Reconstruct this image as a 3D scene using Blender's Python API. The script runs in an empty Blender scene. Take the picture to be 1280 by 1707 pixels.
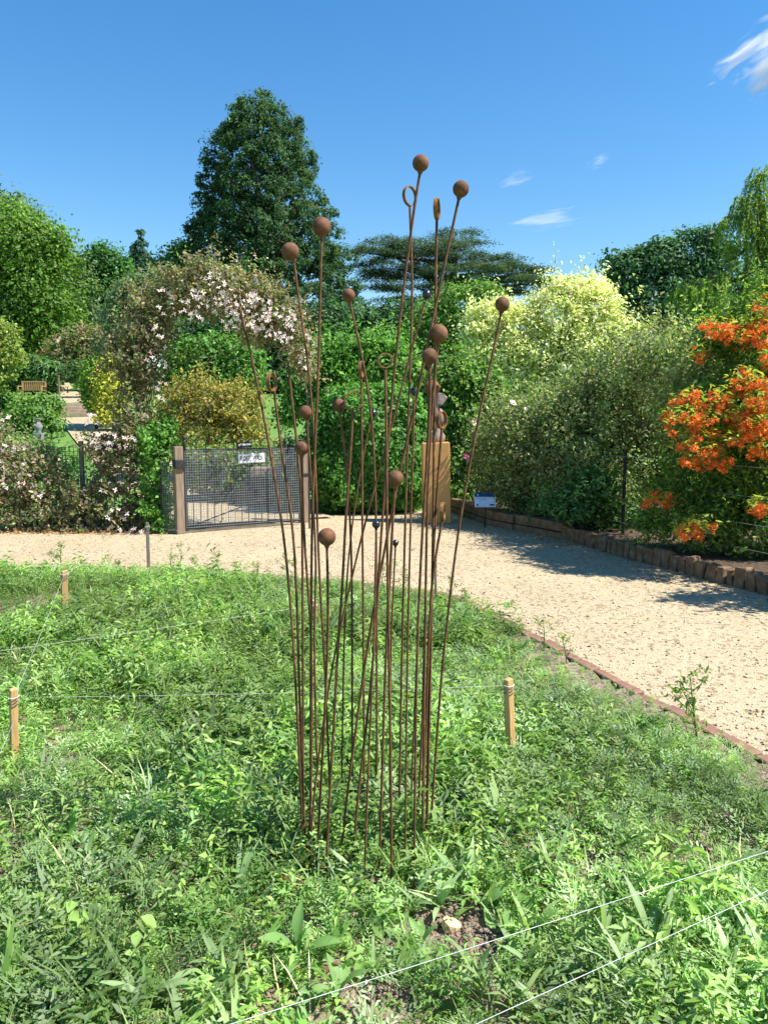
import bpy, math, random
import numpy as np
from mathutils import Vector

# ------------------------------------------------------------------ camera, sky, sun, exposure
SC = bpy.context.scene
COL = SC.collection
F = 1290.0                      # focal length in photo pixels (photo 1280 x 1707)
CX, CY = 640.0, 853.5
EYE = 1.6
PITCH = math.radians(6.87)
cam = bpy.data.cameras.new('camera'); camo = bpy.data.objects.new('camera', cam); COL.objects.link(camo)
camo.location = (0, 0, EYE); camo.rotation_euler = (math.pi/2 - PITCH, 0, 0)
cam.sensor_fit = 'VERTICAL'; cam.sensor_height = 24.0; cam.lens = 24.0*F/1707.0
cam.clip_start = 0.05; cam.clip_end = 6000
SC.camera = camo

SUN_EL, SUN_AZ = math.radians(54), math.radians(104)      # azimuth clockwise from +Y
W = bpy.data.worlds.new('World'); SC.world = W; W.use_nodes = True
wn = W.node_tree.nodes; wl = W.node_tree.links
sky = wn.new('ShaderNodeTexSky'); sky.sky_type = 'NISHITA'; sky.sun_disc = False
sky.sun_elevation = SUN_EL; sky.sun_rotation = SUN_AZ
sky.altitude = 0; sky.air_density = 1.25; sky.dust_density = 0.0; sky.ozone_density = 4.0
hs = wn.new('ShaderNodeHueSaturation'); hs.inputs['Saturation'].default_value = 1.3      # the phone's vivid rendering, whole sky alike
wl.new(sky.outputs['Color'], hs.inputs['Color']); wl.new(hs.outputs['Color'], wn['Background'].inputs['Color']); wn['Background'].inputs['Strength'].default_value = 0.081
sun = bpy.data.lights.new('sun', 'SUN'); suno = bpy.data.objects.new('sun', sun); COL.objects.link(suno)
sun.energy = 4.6; sun.angle = math.radians(0.53); sun.color = (1.0, 0.95, 0.86)
sd = Vector((math.sin(SUN_AZ)*math.cos(SUN_EL), math.cos(SUN_AZ)*math.cos(SUN_EL), math.sin(SUN_EL)))
suno.rotation_euler = sd.to_track_quat('Z', 'Y').to_euler(); suno.location = (0, 0, 40)
SC.view_settings.view_transform = 'Standard'; SC.view_settings.look = 'None'
SC.view_settings.exposure = 1.2; SC.view_settings.gamma = 1.0; SC.view_settings.use_curve_mapping = False
SC.render.engine = 'CYCLES'
SC.cycles.use_denoising = True
SC.cycles.max_bounces = 6; SC.cycles.diffuse_bounces = 3; SC.cycles.transmission_bounces = 4
SC.cycles.transparent_max_bounces = 8; SC.cycles.volume_bounces = 1

rng = np.random.default_rng(7); random.seed(7)

# ------------------------------------------------------------------ helpers: picture -> place
cp, sp_ = math.cos(PITCH), math.sin(PITCH)
def ray(px, py):
    u = (px-CX)/F; v = -(py-CY)/F
    return np.array([u, cp+v*sp_, -sp_+v*cp])
def at_z(px, py, z=0.0):
    d = ray(px, py); t = (z-EYE)/d[2]; return np.array([0, 0, EYE]) + d*t
def at_y(px, py, Y):
    d = ray(px, py); return np.array([0, 0, EYE]) + d*(Y/d[1])
def ppm(Y): return Y/F            # metres per photo pixel at depth Y
def terr(y):
    """ground height: flat garden, then a slope rising away behind the gate with one terrace"""
    y = np.asarray(y, float)
    a = np.clip(y-13.0, 0, 110)
    h = 0.082*np.where(a < 4, a*a/8.0, a-2.0)
    h = h + 0.5*np.clip((y-36.0)/2.0, 0, 1)
    return h

# ------------------------------------------------------------------ helpers: objects
def tag(o, label=None, cat=None, group=None, kind=None):
    if label: o['label'] = label
    if cat: o['category'] = cat
    if group: o['group'] = group
    if kind: o['kind'] = kind
    return o
def empty(name, loc, label, cat, group=None, rz=0):
    o = bpy.data.objects.new(name, None); COL.objects.link(o); o.location = loc; o.rotation_euler = (0, 0, rz)
    o.empty_display_size = 0.1
    return tag(o, label, cat, group)
def mk_mesh(name, V, T, col=None, smooth=False):
    V = np.ascontiguousarray(V, np.float32).reshape(-1, 3); T = np.asarray(T, np.int32)
    k = T.shape[1]
    me = bpy.data.meshes.new(name)
    me.vertices.add(len(V)); me.vertices.foreach_set('co', V.ravel())
    me.loops.add(T.size); me.loops.foreach_set('vertex_index', np.ascontiguousarray(T).ravel())
    me.polygons.add(len(T)); me.polygons.foreach_set('loop_start', np.arange(0, T.size, k, dtype=np.int32))
    me.polygons.foreach_set('loop_total', np.full(len(T), k, np.int32))
    if smooth: me.polygons.foreach_set('use_smooth', np.ones(len(T), bool))
    if col is not None:
        a = me.attributes.new('Col', 'FLOAT_COLOR', 'POINT')
        c = np.ones((len(V), 4), np.float32); c[:, :3] = col
        a.data.foreach_set('color', c.ravel())
    me.update(calc_edges=True); me.validate()
    return me
def link(name, me, mat=None, parent=None, loc=None):
    o = bpy.data.objects.new(name, me); COL.objects.link(o)
    if mat is not None and len(me.materials) == 0: me.materials.append(mat)
    if parent is not None:
        o.parent = parent
    if loc is not None: o.location = loc
    return o
class MB:
    """collects polygons of one mesh"""
    def __init__(s): s.v = []; s.f = []
    def add(s, V, Fs):
        n = len(s.v); s.v += [tuple(map(float, p)) for p in V]; s.f += [tuple(i+n for i in f) for f in Fs]; return s
    def box(s, c, d, ax=None, jit=0.0):
        c = np.array(c, float); d = np.array(d, float)/2
        A = np.eye(3) if ax is None else np.array(ax, float)
        P = []
        for i in (-1, 1):
            for j in (-1, 1):
                for k in (-1, 1):
                    q = c + A[0]*d[0]*i + A[1]*d[1]*j + A[2]*d[2]*k
                    if jit: q = q + rng.normal(0, jit, 3)
                    P.append(q)
        return s.add(P, [(0,1,3,2),(4,6,7,5),(0,4,5,1),(2,3,7,6),(0,2,6,4),(1,5,7,3)])
    def tube(s, pts, rad, n=8, cap=True):
        pts = np.array(pts, float); m = len(pts)
        rad = np.full(m, rad) if np.isscalar(rad) else np.array(rad, float)
        P = []; prev = None
        for i in range(m):
            t = pts[min(i+1, m-1)] - pts[max(i-1, 0)]; t = t/(np.linalg.norm(t)+1e-9)
            if prev is None:
                a = np.array([1., 0, 0]) if abs(t[0]) < .9 else np.array([0, 1., 0])
            else: a = prev
            b = np.cross(t, a); b /= np.linalg.norm(b)+1e-9; a = np.cross(b, t); prev = a
            for k in range(n):
                g = 2*math.pi*k/n
                P.append(pts[i] + rad[i]*(math.cos(g)*a + math.sin(g)*b))
        Fs = [(i*n+k, i*n+(k+1) % n, (i+1)*n+(k+1) % n, (i+1)*n+k) for i in range(m-1) for k in range(n)]
        if cap: Fs += [tuple(range(n-1, -1, -1)), tuple((m-1)*n+k for k in range(n))]
        return s.add(P, Fs)
    def sphere(s, c, r, nu=20, nv=12, sq=(1, 1, 1)):
        P = [(c[0], c[1], c[2]-r*sq[2])]
        for j in range(1, nv):
            th = -math.pi/2 + math.pi*j/nv
            for i in range(nu):
                a = 2*math.pi*i/nu
                P.append((c[0]+r*sq[0]*math.cos(th)*math.cos(a), c[1]+r*sq[1]*math.cos(th)*math.sin(a), c[2]+r*sq[2]*math.sin(th)))
        P.append((c[0], c[1], c[2]+r*sq[2])); L = len(P)-1
        Fs = [(0, 1+(i+1) % nu, 1+i) for i in range(nu)]
        for j in range(nv-2):
            for i in range(nu):
                Fs.append((1+j*nu+i, 1+j*nu+(i+1) % nu, 1+(j+1)*nu+(i+1) % nu, 1+(j+1)*nu+i))
        Fs += [(L, 1+(nv-2)*nu+i, 1+(nv-2)*nu+(i+1) % nu) for i in range(nu)]
        return s.add(P, Fs)
    def lathe(s, c, prof, n=24):
        P = [(c[0]+r*math.cos(2*math.pi*k/n), c[1]+r*math.sin(2*math.pi*k/n), c[2]+z) for (r, z) in prof for k in range(n)]
        Fs = [(i*n+k, i*n+(k+1) % n, (i+1)*n+(k+1) % n, (i+1)*n+k) for i in range(len(prof)-1) for k in range(n)]
        Fs += [tuple(range(n-1, -1, -1)), tuple((len(prof)-1)*n+k for k in range(n))]
        return s.add(P, Fs)
    def obj(s, name, mat, parent=None, smooth=False, loc=None, bevel=0):
        me = bpy.data.meshes.new(name)
        V = s.v
        if parent is not None and loc is None and parent.type == 'EMPTY':
            # vertices were given in world space: bring them into the frame of the thing's own Empty
            M = world_of(parent).inverted(); V = [tuple(M @ Vector(p)) for p in s.v]
        elif parent is not None and loc is None:
            M = world_of(parent).inverted(); V = [tuple(M @ Vector(p)) for p in s.v]
        me.from_pydata(V, [], s.f)
        if smooth: me.polygons.foreach_set('use_smooth', np.ones(len(me.polygons), bool))
        me.update()
        o = link(name, me, mat, parent, loc)
        if bevel:
            b = o.modifiers.new('bevel', 'BEVEL'); b.width = bevel; b.segments = 2; b.limit_method = 'ANGLE'
        return o
from mathutils import Matrix
def world_of(o):
    m = Matrix.LocRotScale(o.location, o.rotation_euler, o.scale)
    return world_of(o.parent) @ m if o.parent else m
def local_np(parent, V):
    M = np.array(world_of(parent).inverted()); return V @ M[:3, :3].T + M[:3, 3]

# ------------------------------------------------------------------ materials
def new_mat(name):
    m = bpy.data.materials.new(name); m.use_nodes = True
    return m, m.node_tree.nodes, m.node_tree.links, m.node_tree.nodes['Principled BSDF']
def ramp(n, stops):
    r = n.new('ShaderNodeValToRGB'); e = r.color_ramp.elements
    while len(e) < len(stops): e.new(0.5)
    for x, (p, c) in zip(e, stops): x.position = p; x.color = (*c, 1)
    return r
def noise_mat(name, stops, scale=8, rough=0.8, bump=0.3, bscale=None, metal=0, spec=0.3, detail=6, dist=0.02, stretch=None, coord='Object'):
    m, n, l, b = new_mat(name)
    tc = n.new('ShaderNodeTexCoord'); mp = n.new('ShaderNodeMapping')
    l.new(tc.outputs[coord], mp.inputs['Vector'])
    if stretch: mp.inputs['Scale'].default_value = stretch
    t = n.new('ShaderNodeTexNoise'); t.inputs['Scale'].default_value = scale; t.inputs['Detail'].default_value = detail
    t.inputs['Roughness'].default_value = 0.65
    l.new(mp.outputs[0], t.inputs['Vector'])
    r = ramp(n, stops); l.new(t.outputs['Fac'], r.inputs['Fac']); l.new(r.outputs['Color'], b.inputs['Base Color'])
    b.inputs['Roughness'].default_value = rough; b.inputs['Metallic'].default_value = metal
    b.inputs['Specular IOR Level'].default_value = spec
    if bump:
        t2 = n.new('ShaderNodeTexNoise'); t2.inputs['Scale'].default_value = bscale or scale*4; t2.inputs['Detail'].default_value = 5
        l.new(mp.outputs[0], t2.inputs['Vector'])
        bp = n.new('ShaderNodeBump'); bp.inputs['Strength'].default_value = bump; bp.inputs['Distance'].default_value = dist
        l.new(t2.outputs['Fac'], bp.inputs['Height']); l.new(bp.outputs[0], b.inputs['Normal'])
    return m
def flat_mat(name, c, rough=0.6, metal=0.0, spec=0.4):
    lo = tuple(x*0.82 for x in c); hi = tuple(min(1, x*1.12) for x in c)
    return noise_mat(name, [(0.3, lo), (0.7, hi)], scale=14, rough=rough, bump=0.05, metal=metal, spec=spec)
def leaf_mat(name, trans=0.45, rough=0.5, spec=0.3, tint=(1.1, 1.15, 0.55), gain=0.95):
    m, n, l, b = new_mat(name)
    at = n.new('ShaderNodeAttribute'); at.attribute_name = 'Col'
    bo = n.new('ShaderNodeMix'); bo.data_type = 'RGBA'; bo.blend_type = 'MULTIPLY'; bo.inputs[0].default_value = 1.0
    l.new(at.outputs['Color'], bo.inputs[6]); bo.inputs[7].default_value = (gain/(1-trans),)*3+(1,); l.new(bo.outputs[2], b.inputs['Base Color'])
    b.inputs['Roughness'].default_value = rough; b.inputs['Specular IOR Level'].default_value = spec
    tr = n.new('ShaderNodeBsdfTranslucent'); mx = n.new('ShaderNodeMix'); mx.data_type = 'RGBA'; mx.blend_type = 'MULTIPLY'
    mx.inputs[0].default_value = 1.0; l.new(at.outputs['Color'], mx.inputs[6]); mx.inputs[7].default_value = (*[gain*.85/trans*q for q in tint], 1)
    l.new(mx.outputs[2], tr.inputs['Color'])
    ms = n.new('ShaderNodeMixShader'); ms.inputs[0].default_value = trans
    l.new(b.outputs[0], ms.inputs[1]); l.new(tr.outputs[0], ms.inputs[2])
    l.new(ms.outputs[0], n['Material Output'].inputs['Surface'])
    return m
LEAF = leaf_mat('leaf')
PALE = leaf_mat('pale_leaf', trans=0.45, tint=(1.0, 1.0, 0.8), gain=.9)
NEEDLE = leaf_mat('needle', trans=0.3, rough=0.6, spec=0.25, gain=1.05)
PETAL = leaf_mat('petal', trans=0.4, rough=0.6, spec=0.15, tint=(.6, .55, .55), gain=.8)
BARK = noise_mat('bark', [(0.3, (0.05, 0.035, 0.025)), (0.7, (0.13, 0.095, 0.07))], scale=6, rough=0.9, bump=0.6, stretch=(1, 1, .25))
TWIG = noise_mat('twig', [(0.3, (0.10, 0.065, 0.04)), (0.7, (0.24, 0.17, 0.11))], scale=9, rough=0.9, bump=0.4)
RUST = noise_mat('rust', [(0.28, (0.055, 0.025, 0.014)), (0.48, (0.13, 0.056, 0.028)), (0.74, (0.23, 0.105, 0.05))], scale=38, rough=0.78, bump=0.35, bscale=260, spec=0.3, dist=0.002)
RUST_ROD = noise_mat('rust_rod', [(0.3, (0.055, 0.025, 0.012)), (0.55, (0.13, 0.06, 0.026)), (0.8, (0.27, 0.145, 0.06))], scale=30, rough=0.7, bump=0.3, bscale=200, spec=0.25, dist=0.001)
RUST_RING = noise_mat('rust_ring', [(0.3, (0.09, 0.037, 0.015)), (0.55, (0.20, 0.09, 0.026)), (0.8, (0.42, 0.22, 0.05))], scale=60, rough=0.6, bump=0.3, bscale=220, spec=0.4, dist=0.001)
STEEL = noise_mat('black_steel', [(0.3, (0.012, 0.013, 0.016)), (0.7, (0.03, 0.03, 0.035))], scale=40, rough=0.22, bump=0.05, spec=0.7, metal=0.3)
IRON = noise_mat('black_iron', [(0.3, (0.016, 0.018, 0.02)), (0.7, (0.04, 0.042, 0.045))], scale=20, rough=0.5, bump=0.15, dist=0.003)
OAK = noise_mat('oak_timber', [(0.25, (0.46, 0.24, 0.075)), (0.5, (0.52, 0.285, 0.095)), (0.75, (0.56, 0.32, 0.118))], scale=7, rough=0.6, bump=0.25, bscale=18, stretch=(5, 5, .35), dist=0.004)
STAKEW = noise_mat('stake_timber', [(0.25, (0.40, 0.21, 0.075)), (0.5, (0.55, 0.33, 0.135)), (0.8, (0.66, 0.44, 0.21))], scale=14, rough=0.7, bump=0.4, bscale=40, stretch=(5, 5, .5), dist=0.004)
POSTW = noise_mat('weathered_post', [(0.3, (0.14, 0.10, 0.07)), (0.7, (0.31, 0.235, 0.165))], scale=10, rough=0.85, bump=0.4, stretch=(5, 5, .4), dist=0.006)
OLDSTAKE = noise_mat('old_stake', [(0.3, (0.14, 0.11, 0.085)), (0.7, (0.30, 0.25, 0.2))], scale=14, rough=0.9, bump=0.5, stretch=(4, 4, .6), dist=0.006)
STONE = noise_mat('edging_stone', [(0.25, (0.08, 0.05, 0.03)), (0.5, (0.18, 0.112, 0.062)), (0.72, (0.29, 0.195, 0.115)), (0.85, (0.36, 0.29, 0.21))], scale=11, rough=0.9, bump=0.6, bscale=40, dist=0.01)
BRICK = noise_mat('edging_brick', [(0.25, (0.14, 0.072, 0.05)), (0.5, (0.23, 0.125, 0.088)), (0.75, (0.31, 0.20, 0.15))], scale=12, rough=0.9, bump=0.5, bscale=60, dist=0.006)
FLINT = noise_mat('pale_stone', [(0.3, (0.50, 0.36, 0.18)), (0.7, (0.72, 0.58, 0.36))], scale=25, rough=0.8, bump=0.5, bscale=80, dist=0.004)
SOIL = noise_mat('soil', [(0.25, (0.13, 0.09, 0.065)), (0.5, (0.25, 0.19, 0.14)), (0.8, (0.37, 0.295, 0.23))], scale=30, rough=1.0, bump=1.0, bscale=70, dist=0.02, detail=8)
BORDERSOIL = noise_mat('border_soil', [(0.3, (0.05, 0.035, 0.024)), (0.7, (0.13, 0.09, 0.06))], scale=18, rough=1.0, bump=0.8, bscale=50, dist=0.03)
GRASS = noise_mat('mown_grass', [(0.3, (0.075, 0.16, 0.028)), (0.55, (0.115, 0.22, 0.042)), (0.8, (0.165, 0.27, 0.06))], scale=1.4, rough=0.9, bump=0.6, bscale=30, dist=0.05, detail=10)
STRING = flat_mat('white_string', (0.5, 0.52, 0.5), rough=0.8)
NET = flat_mat('green_netting', (0.035, 0.11, 0.095), rough=0.5)
WIRE = flat_mat('galvanised_wire', (0.26, 0.28, 0.30), rough=0.5, metal=0.3)
WHITE = flat_mat('white_paint', (0.78, 0.78, 0.76), rough=0.4)
BLACK = flat_mat('black_paint', (0.02, 0.02, 0.025), rough=0.5)
NAVY = flat_mat('navy_panel', (0.02, 0.055, 0.16), rough=0.35)
PALEBLUE = flat_mat('pale_panel', (0.60, 0.66, 0.80), rough=0.35)
GREY = flat_mat('grey_print', (0.25, 0.27, 0.32), rough=0.5)
BRONZE = noise_mat('carved_wood', [(0.3, (0.15, 0.09, 0.068)), (0.6, (0.28, 0.19, 0.15)), (0.85, (0.40, 0.32, 0.28))], scale=10, rough=0.45, bump=0.25, bscale=30, spec=0.5, stretch=(2, 2, .6), dist=0.01)
PALEWOOD = noise_mat('pale_carved_wood', [(0.3, (0.17, 0.125, 0.105)), (0.7, (0.30, 0.245, 0.215))], scale=12, rough=0.5, bump=0.2, dist=0.006)
BENCHW = flat_mat('bench_teak', (0.42, 0.27, 0.12), rough=0.7)
WALLST = noise_mat('wall_stone', [(0.3, (0.16, 0.12, 0.09)), (0.7, (0.33, 0.26, 0.19))], scale=4, rough=0.9, bump=0.6, dist=0.03)
URNST = flat_mat('urn_stone', (0.20, 0.21, 0.22), rough=0.8)
BLUE = flat_mat('blue_plastic', (0.02, 0.22, 0.65), rough=0.4)

def gravel_mat():
    m, n, l, b = new_mat('gravel')
    tc = n.new('ShaderNodeTexCoord')
    v = n.new('ShaderNodeTexVoronoi'); v.inputs['Scale'].default_value = 95
    big = n.new('ShaderNodeTexNoise'); big.inputs['Scale'].default_value = 1.1; big.inputs['Detail'].default_value = 8
    l.new(tc.outputs['Object'], v.inputs['Vector']); l.new(tc.outputs['Object'], big.inputs['Vector'])
    sep = n.new('ShaderNodeSeparateColor'); l.new(v.outputs['Color'], sep.inputs[0])
    r1 = ramp(n, [(0.0, (0.13, 0.094, 0.058)), (0.14, (0.30, 0.235, 0.145)), (0.6, (0.43, 0.345, 0.225)), (1.0, (0.54, 0.46, 0.33))]); l.new(sep.outputs[0], r1.inputs['Fac'])
    r2 = ramp(n, [(0.3, (0.35, 0.28, 0.18)), (0.7, (0.47, 0.385, 0.255))]); l.new(big.outputs['Fac'], r2.inputs['Fac'])
    mx = n.new('ShaderNodeMix'); mx.data_type = 'RGBA'; mx.inputs[0].default_value = 0.5
    l.new(r1.outputs[0], mx.inputs[6]); l.new(r2.outputs[0], mx.inputs[7]); sp2 = n.new('ShaderNodeTexVoronoi'); sp2.inputs['Scale'].default_value = 34; l.new(tc.outputs['Object'], sp2.inputs['Vector'])
    s2 = n.new('ShaderNodeSeparateColor'); l.new(sp2.outputs['Color'], s2.inputs[0])
    r3 = ramp(n, [(0.0, (0.50, 0.46, 0.40)), (0.10, (0.62, 0.58, 0.52)), (0.16, (1, 1, 1)), (1.0, (1.06, 1.05, 1.02))]); l.new(s2.outputs[1], r3.inputs['Fac'])
    m3 = n.new('ShaderNodeMix'); m3.data_type = 'RGBA'; m3.blend_type = 'MULTIPLY'; m3.inputs[0].default_value = .8
    l.new(mx.outputs[2], m3.inputs[6]); l.new(r3.outputs[0], m3.inputs[7]); l.new(m3.outputs[2], b.inputs['Base Color'])
    b.inputs['Roughness'].default_value = 0.95; b.inputs['Specular IOR Level'].default_value = 0.15
    bp = n.new('ShaderNodeBump'); bp.inputs['Strength'].default_value = 0.7; bp.inputs['Distance'].default_value = 0.008; bp.invert = True
    l.new(v.outputs['Distance'], bp.inputs['Height']); l.new(bp.outputs[0], b.inputs['Normal'])
    return m
GRAVEL = gravel_mat()

# ------------------------------------------------------------------ the setting: ground, path, beds
def grid(x0, x1, nx, ys, zf):
    xs = np.linspace(x0, x1, nx); ys = np.asarray(ys)
    X, Y = np.meshgrid(xs, ys); Z = zf(X, Y)
    V = np.stack([X, Y, Z], -1).reshape(-1, 3)
    i = np.arange((len(ys)-1)*nx).reshape(len(ys)-1, nx)[:, :-1].ravel()
    return V, np.stack([i, i+1, i+1+nx, i+nx], 1)
ys = np.concatenate([np.arange(-40, 12, 4), np.arange(12, 60, 1.0), np.arange(60, 140, 5), [140, 200, 400, 900]])
V, T = grid(-900, 900, 61, ys, lambda x, y: terr(y) - 0.02)
tag(link('ground', mk_mesh('ground', V, T, smooth=True), GRASS), kind='structure')

def polyline(pts, step):
    pts = np.array(pts, float); seg = np.linalg.norm(np.diff(pts, axis=0), axis=1); s = np.concatenate([[0], np.cumsum(seg)])
    q = np.arange(0, s[-1]+1e-6, step)
    return np.stack([np.interp(q, s, pts[:, k]) for k in range(pts.shape[1])], 1)
def smooth_poly(P, it=2):
    P = np.array(P, float)
    for _ in range(it):
        Q = [P[0]]
        for a, b in zip(P[:-1], P[1:]): Q += [a*.75+b*.25, a*.25+b*.75]
        Q.append(P[-1]); P = np.array(Q)
    return P
# brick edging line of the wildflower bed (photo pixels on the ground)
EDGE_PX = [(-330, 958), (-60, 952), (160, 947), (300, 948), (440, 961), (560, 972), (690, 984), (752, 992), (860, 1046), (960, 1101), (1060, 1156), (1140, 1194), (1255, 1256), (1420, 1352)]
EDGE = smooth_poly([at_z(x, y, 0.03)[:2] for x, y in EDGE_PX], 2)
KERB_PX = [(748, 852), (790, 868), (824, 879), (909, 894), (976, 911), (1035, 930), (1103, 947), (1162, 964), (1246, 985), (1285, 996)]
KERB = [at_z(x, y, 0.0)[:2] for x, y in KERB_PX]
kd = KERB[-1]-KERB[-4]; kd /= np.linalg.norm(kd)
KERB = smooth_poly(KERB + [KERB[-1]+kd*1.2+np.array([.05, 0]), KERB[-1]+kd*3.2+np.array([.25, 0]), KERB[-1]+kd*6+np.array([.7, 0])], 1)

def tri_poly(P, z):
    """flat sheet from a simple polygon"""
    me = bpy.data.meshes.new('sheet'); me.from_pydata([(p[0], p[1], z) for p in P], [], [tuple(range(len(P)))])
    return me
# gravel path: one sheet bounded by the back line and running under the kerb and the bed's edging
back = [(-14.0, 11.9), (-9, 11.5), (-5.5, 10.95), (-3.0, 10.95), (-2.7, 11.4), (-1.2, 12.7), (0.2, 13.2), (1.3, 13.7)]
pathP = back + [tuple(p+np.array([.06, .02])) for p in KERB] + [(4.0, -3.0), (2.2, -3.0)] + [tuple(p) for p in EDGE[::-1]] + [(-14, 8.6)]
me = tri_poly(pathP, 0.0)
tag(link('gravel_path', me, GRAVEL), kind='structure')

def edge_dist(x, y):
    d = np.full(len(x), 9.0)
    for a, b in zip(EDGE[:-1], EDGE[1:]):
        ab = b-a; t = np.clip(((x-a[0])*ab[0]+(y-a[1])*ab[1])/(ab@ab+1e-9), 0, 1)
        d = np.minimum(d, np.hypot(x-a[0]-t*ab[0], y-a[1]-t*ab[1]))
    return d
def in_bed(x, y, marg=0.06):
    e = EDGE
    # the edge as y over x on its left part, as x over y on its right part: use a polygon test
    poly = np.concatenate([e, [[e[-1][0], -1.0], [e[0][0], -1.0]]])
    inside = np.zeros(len(x), bool); j = len(poly)-1
    for i in range(len(poly)):
        xi, yi = poly[i]; xj, yj = poly[j]
        c = ((yi > y) != (yj > y)) & (x < (xj-xi)*(y-yi)/(yj-yi+1e-12)+xi)
        inside ^= c; j = i
    d = edge_dist(x, y)
    return inside & (d > marg)

# value noise in plan, for patches
NG = rng.random((64, 64))
def vnoise(x, y, s):
    x = np.asarray(x)*s+17.3; y = np.asarray(y)*s+9.1
    xi = np.floor(x).astype(int); yi = np.floor(y).astype(int); fx = x-xi; fy = y-yi
    fx = fx*fx*(3-2*fx); fy = fy*fy*(3-2*fy)
    g = lambda a, b: NG[a % 64, b % 64]
    return (g(xi, yi)*(1-fx)+g(xi+1, yi)*fx)*(1-fy)+(g(xi, yi+1)*(1-fx)+g(xi+1, yi+1)*fx)*fy
def soil_z(x, y): return 0.012 + 0.03*vnoise(x, y, 3.0) + 0.018*vnoise(x, y, 11) + 0.008*vnoise(x, y, 31)
# soil sheet of the bed: fine grid clipped to the bed
gx = np.arange(-7.2, 3.6, 0.05); gy = np.arange(0.4, 8.8, 0.05)
X, Y = np.meshgrid(gx, gy); ok = in_bed(X.ravel(), Y.ravel(), 0.02).reshape(X.shape)
V = np.stack([X, Y, soil_z(X, Y)], -1).reshape(-1, 3)
nx = len(gx); i = np.arange(len(gy)*nx).reshape(len(gy), nx)[:-1, :-1]
q = ok[:-1, :-1] & ok[1:, :-1] & ok[:-1, 1:] & ok[1:, 1:]
i = i[q]; T = np.stack([i, i+1, i+1+nx, i+nx], 1)
tag(link('flower_bed_soil', mk_mesh('flower_bed_soil', V, T, smooth=True), SOIL), kind='structure')
# soil behind the kerb
off = np.array([.10, .03])
bp_ = [tuple(p+off) for p in KERB] + [(12, 1.0), (16, 8), (14, 26), (4, 26), (1.6, 14.6)]
tag(link('shrub_border_soil', tri_poly(bp_, 0.13), BORDERSOIL), kind='structure')
# path beyond the gate, up the slope, as a strip following the ground
def strip(name, mat, cl, w, dz, kind='structure'):
    cl = np.array(cl, float)
    s = polyline(smooth_poly(cl, 2), 0.5); P = []
    for k in range(len(s)):
        t = s[min(k+1, len(s)-1)]-s[max(k-1, 0)]; t = t[:2]/np.linalg.norm(t[:2]); nrm = np.array([t[1], -t[0]])
        ww = s[k][2]/2
        for a in (-1, 1):
            p = s[k][:2]+nrm*ww*a; P.append((p[0], p[1], float(terr(p[1]))+dz))
    m = len(s); Fs = [(2*k, 2*k+1, 2*k+3, 2*k+2) for k in range(m-1)]
    me = bpy.data.meshes.new(name); me.from_pydata(P, [], Fs)
    return tag(link(name, me, mat), kind=kind)
strip('garden_path', GRAVEL, [(-1.9, 11.9, 2.4), (-3.2, 14.5, 2.4), (-5.6, 18.5, 1.9), (-9.2, 25.5, 1.7), (-13.8, 35.2, 1.6)], 0, 0.03)
strip('upper_garden_path', GRAVEL, [(-15.1, 38.0, 1.6), (-19.2, 47, 1.6), (-25, 60, 1.6), (-30, 73, 1.6)], 0, 0.03)

# ------------------------------------------------------------------ foliage helpers
def unit(a): return a/(np.linalg.norm(a, axis=-1, keepdims=True)+1e-9)
def leaf_faces(P, N, S, asp=0.5, fold=0.12, T=None):
    """two-triangle folded leaves; P centre, N normal, S length, T optional long axis"""
    n = len(P)
    if T is None: T = rng.normal(size=(n, 3))
    T = unit(T - N*np.sum(T*N, 1, keepdims=True)); B = np.cross(N, T)
    S = np.broadcast_to(np.asarray(S, float), (n,))[:, None]
    V = np.empty((n, 4, 3))
    V[:, 0] = P - T*S*.5; V[:, 2] = P + T*S*.5 - N*S*.08
    V[:, 1] = P + B*S*asp*.5 + N*S*fold - T*S*.06; V[:, 3] = P - B*S*asp*.5 + N*S*fold - T*S*.06
    b = (np.arange(n)*4)[:, None]
    Fc = np.stack([b+[0, 2, 1], b+[0, 3, 2]], 1).reshape(-1, 3)
    return V.reshape(-1, 3), Fc
def pick_cols(n, cols, var=0.18, clump=None):
    cols = np.array(cols, float); c = cols[rng.integers(0, len(cols), n)]
    k = np.exp(rng.normal(0, var, n))[:, None]
    c = c*k
    if clump is not None: c = c*clump[:, None]
    return np.clip(c, 0.004, 0.95)
def blobs_world(blobs, Y, zd=None):
    """(px, py, rx, ry[, dY[, depth radius]]) -> centres and radii in metres"""
    C, R = [], []
    for b in blobs:
        dY = b[4] if len(b) > 4 else 0.0
        y = Y+dY; m = ppm(y); C.append(at_y(b[0], b[1], y))
        rd = b[5] if len(b) > 5 else (zd if zd else 0.9*min(b[2], b[3]*1.4)*m)
        R.append((b[2]*m, rd, b[3]*m))
    return np.array(C), np.array(R)
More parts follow.
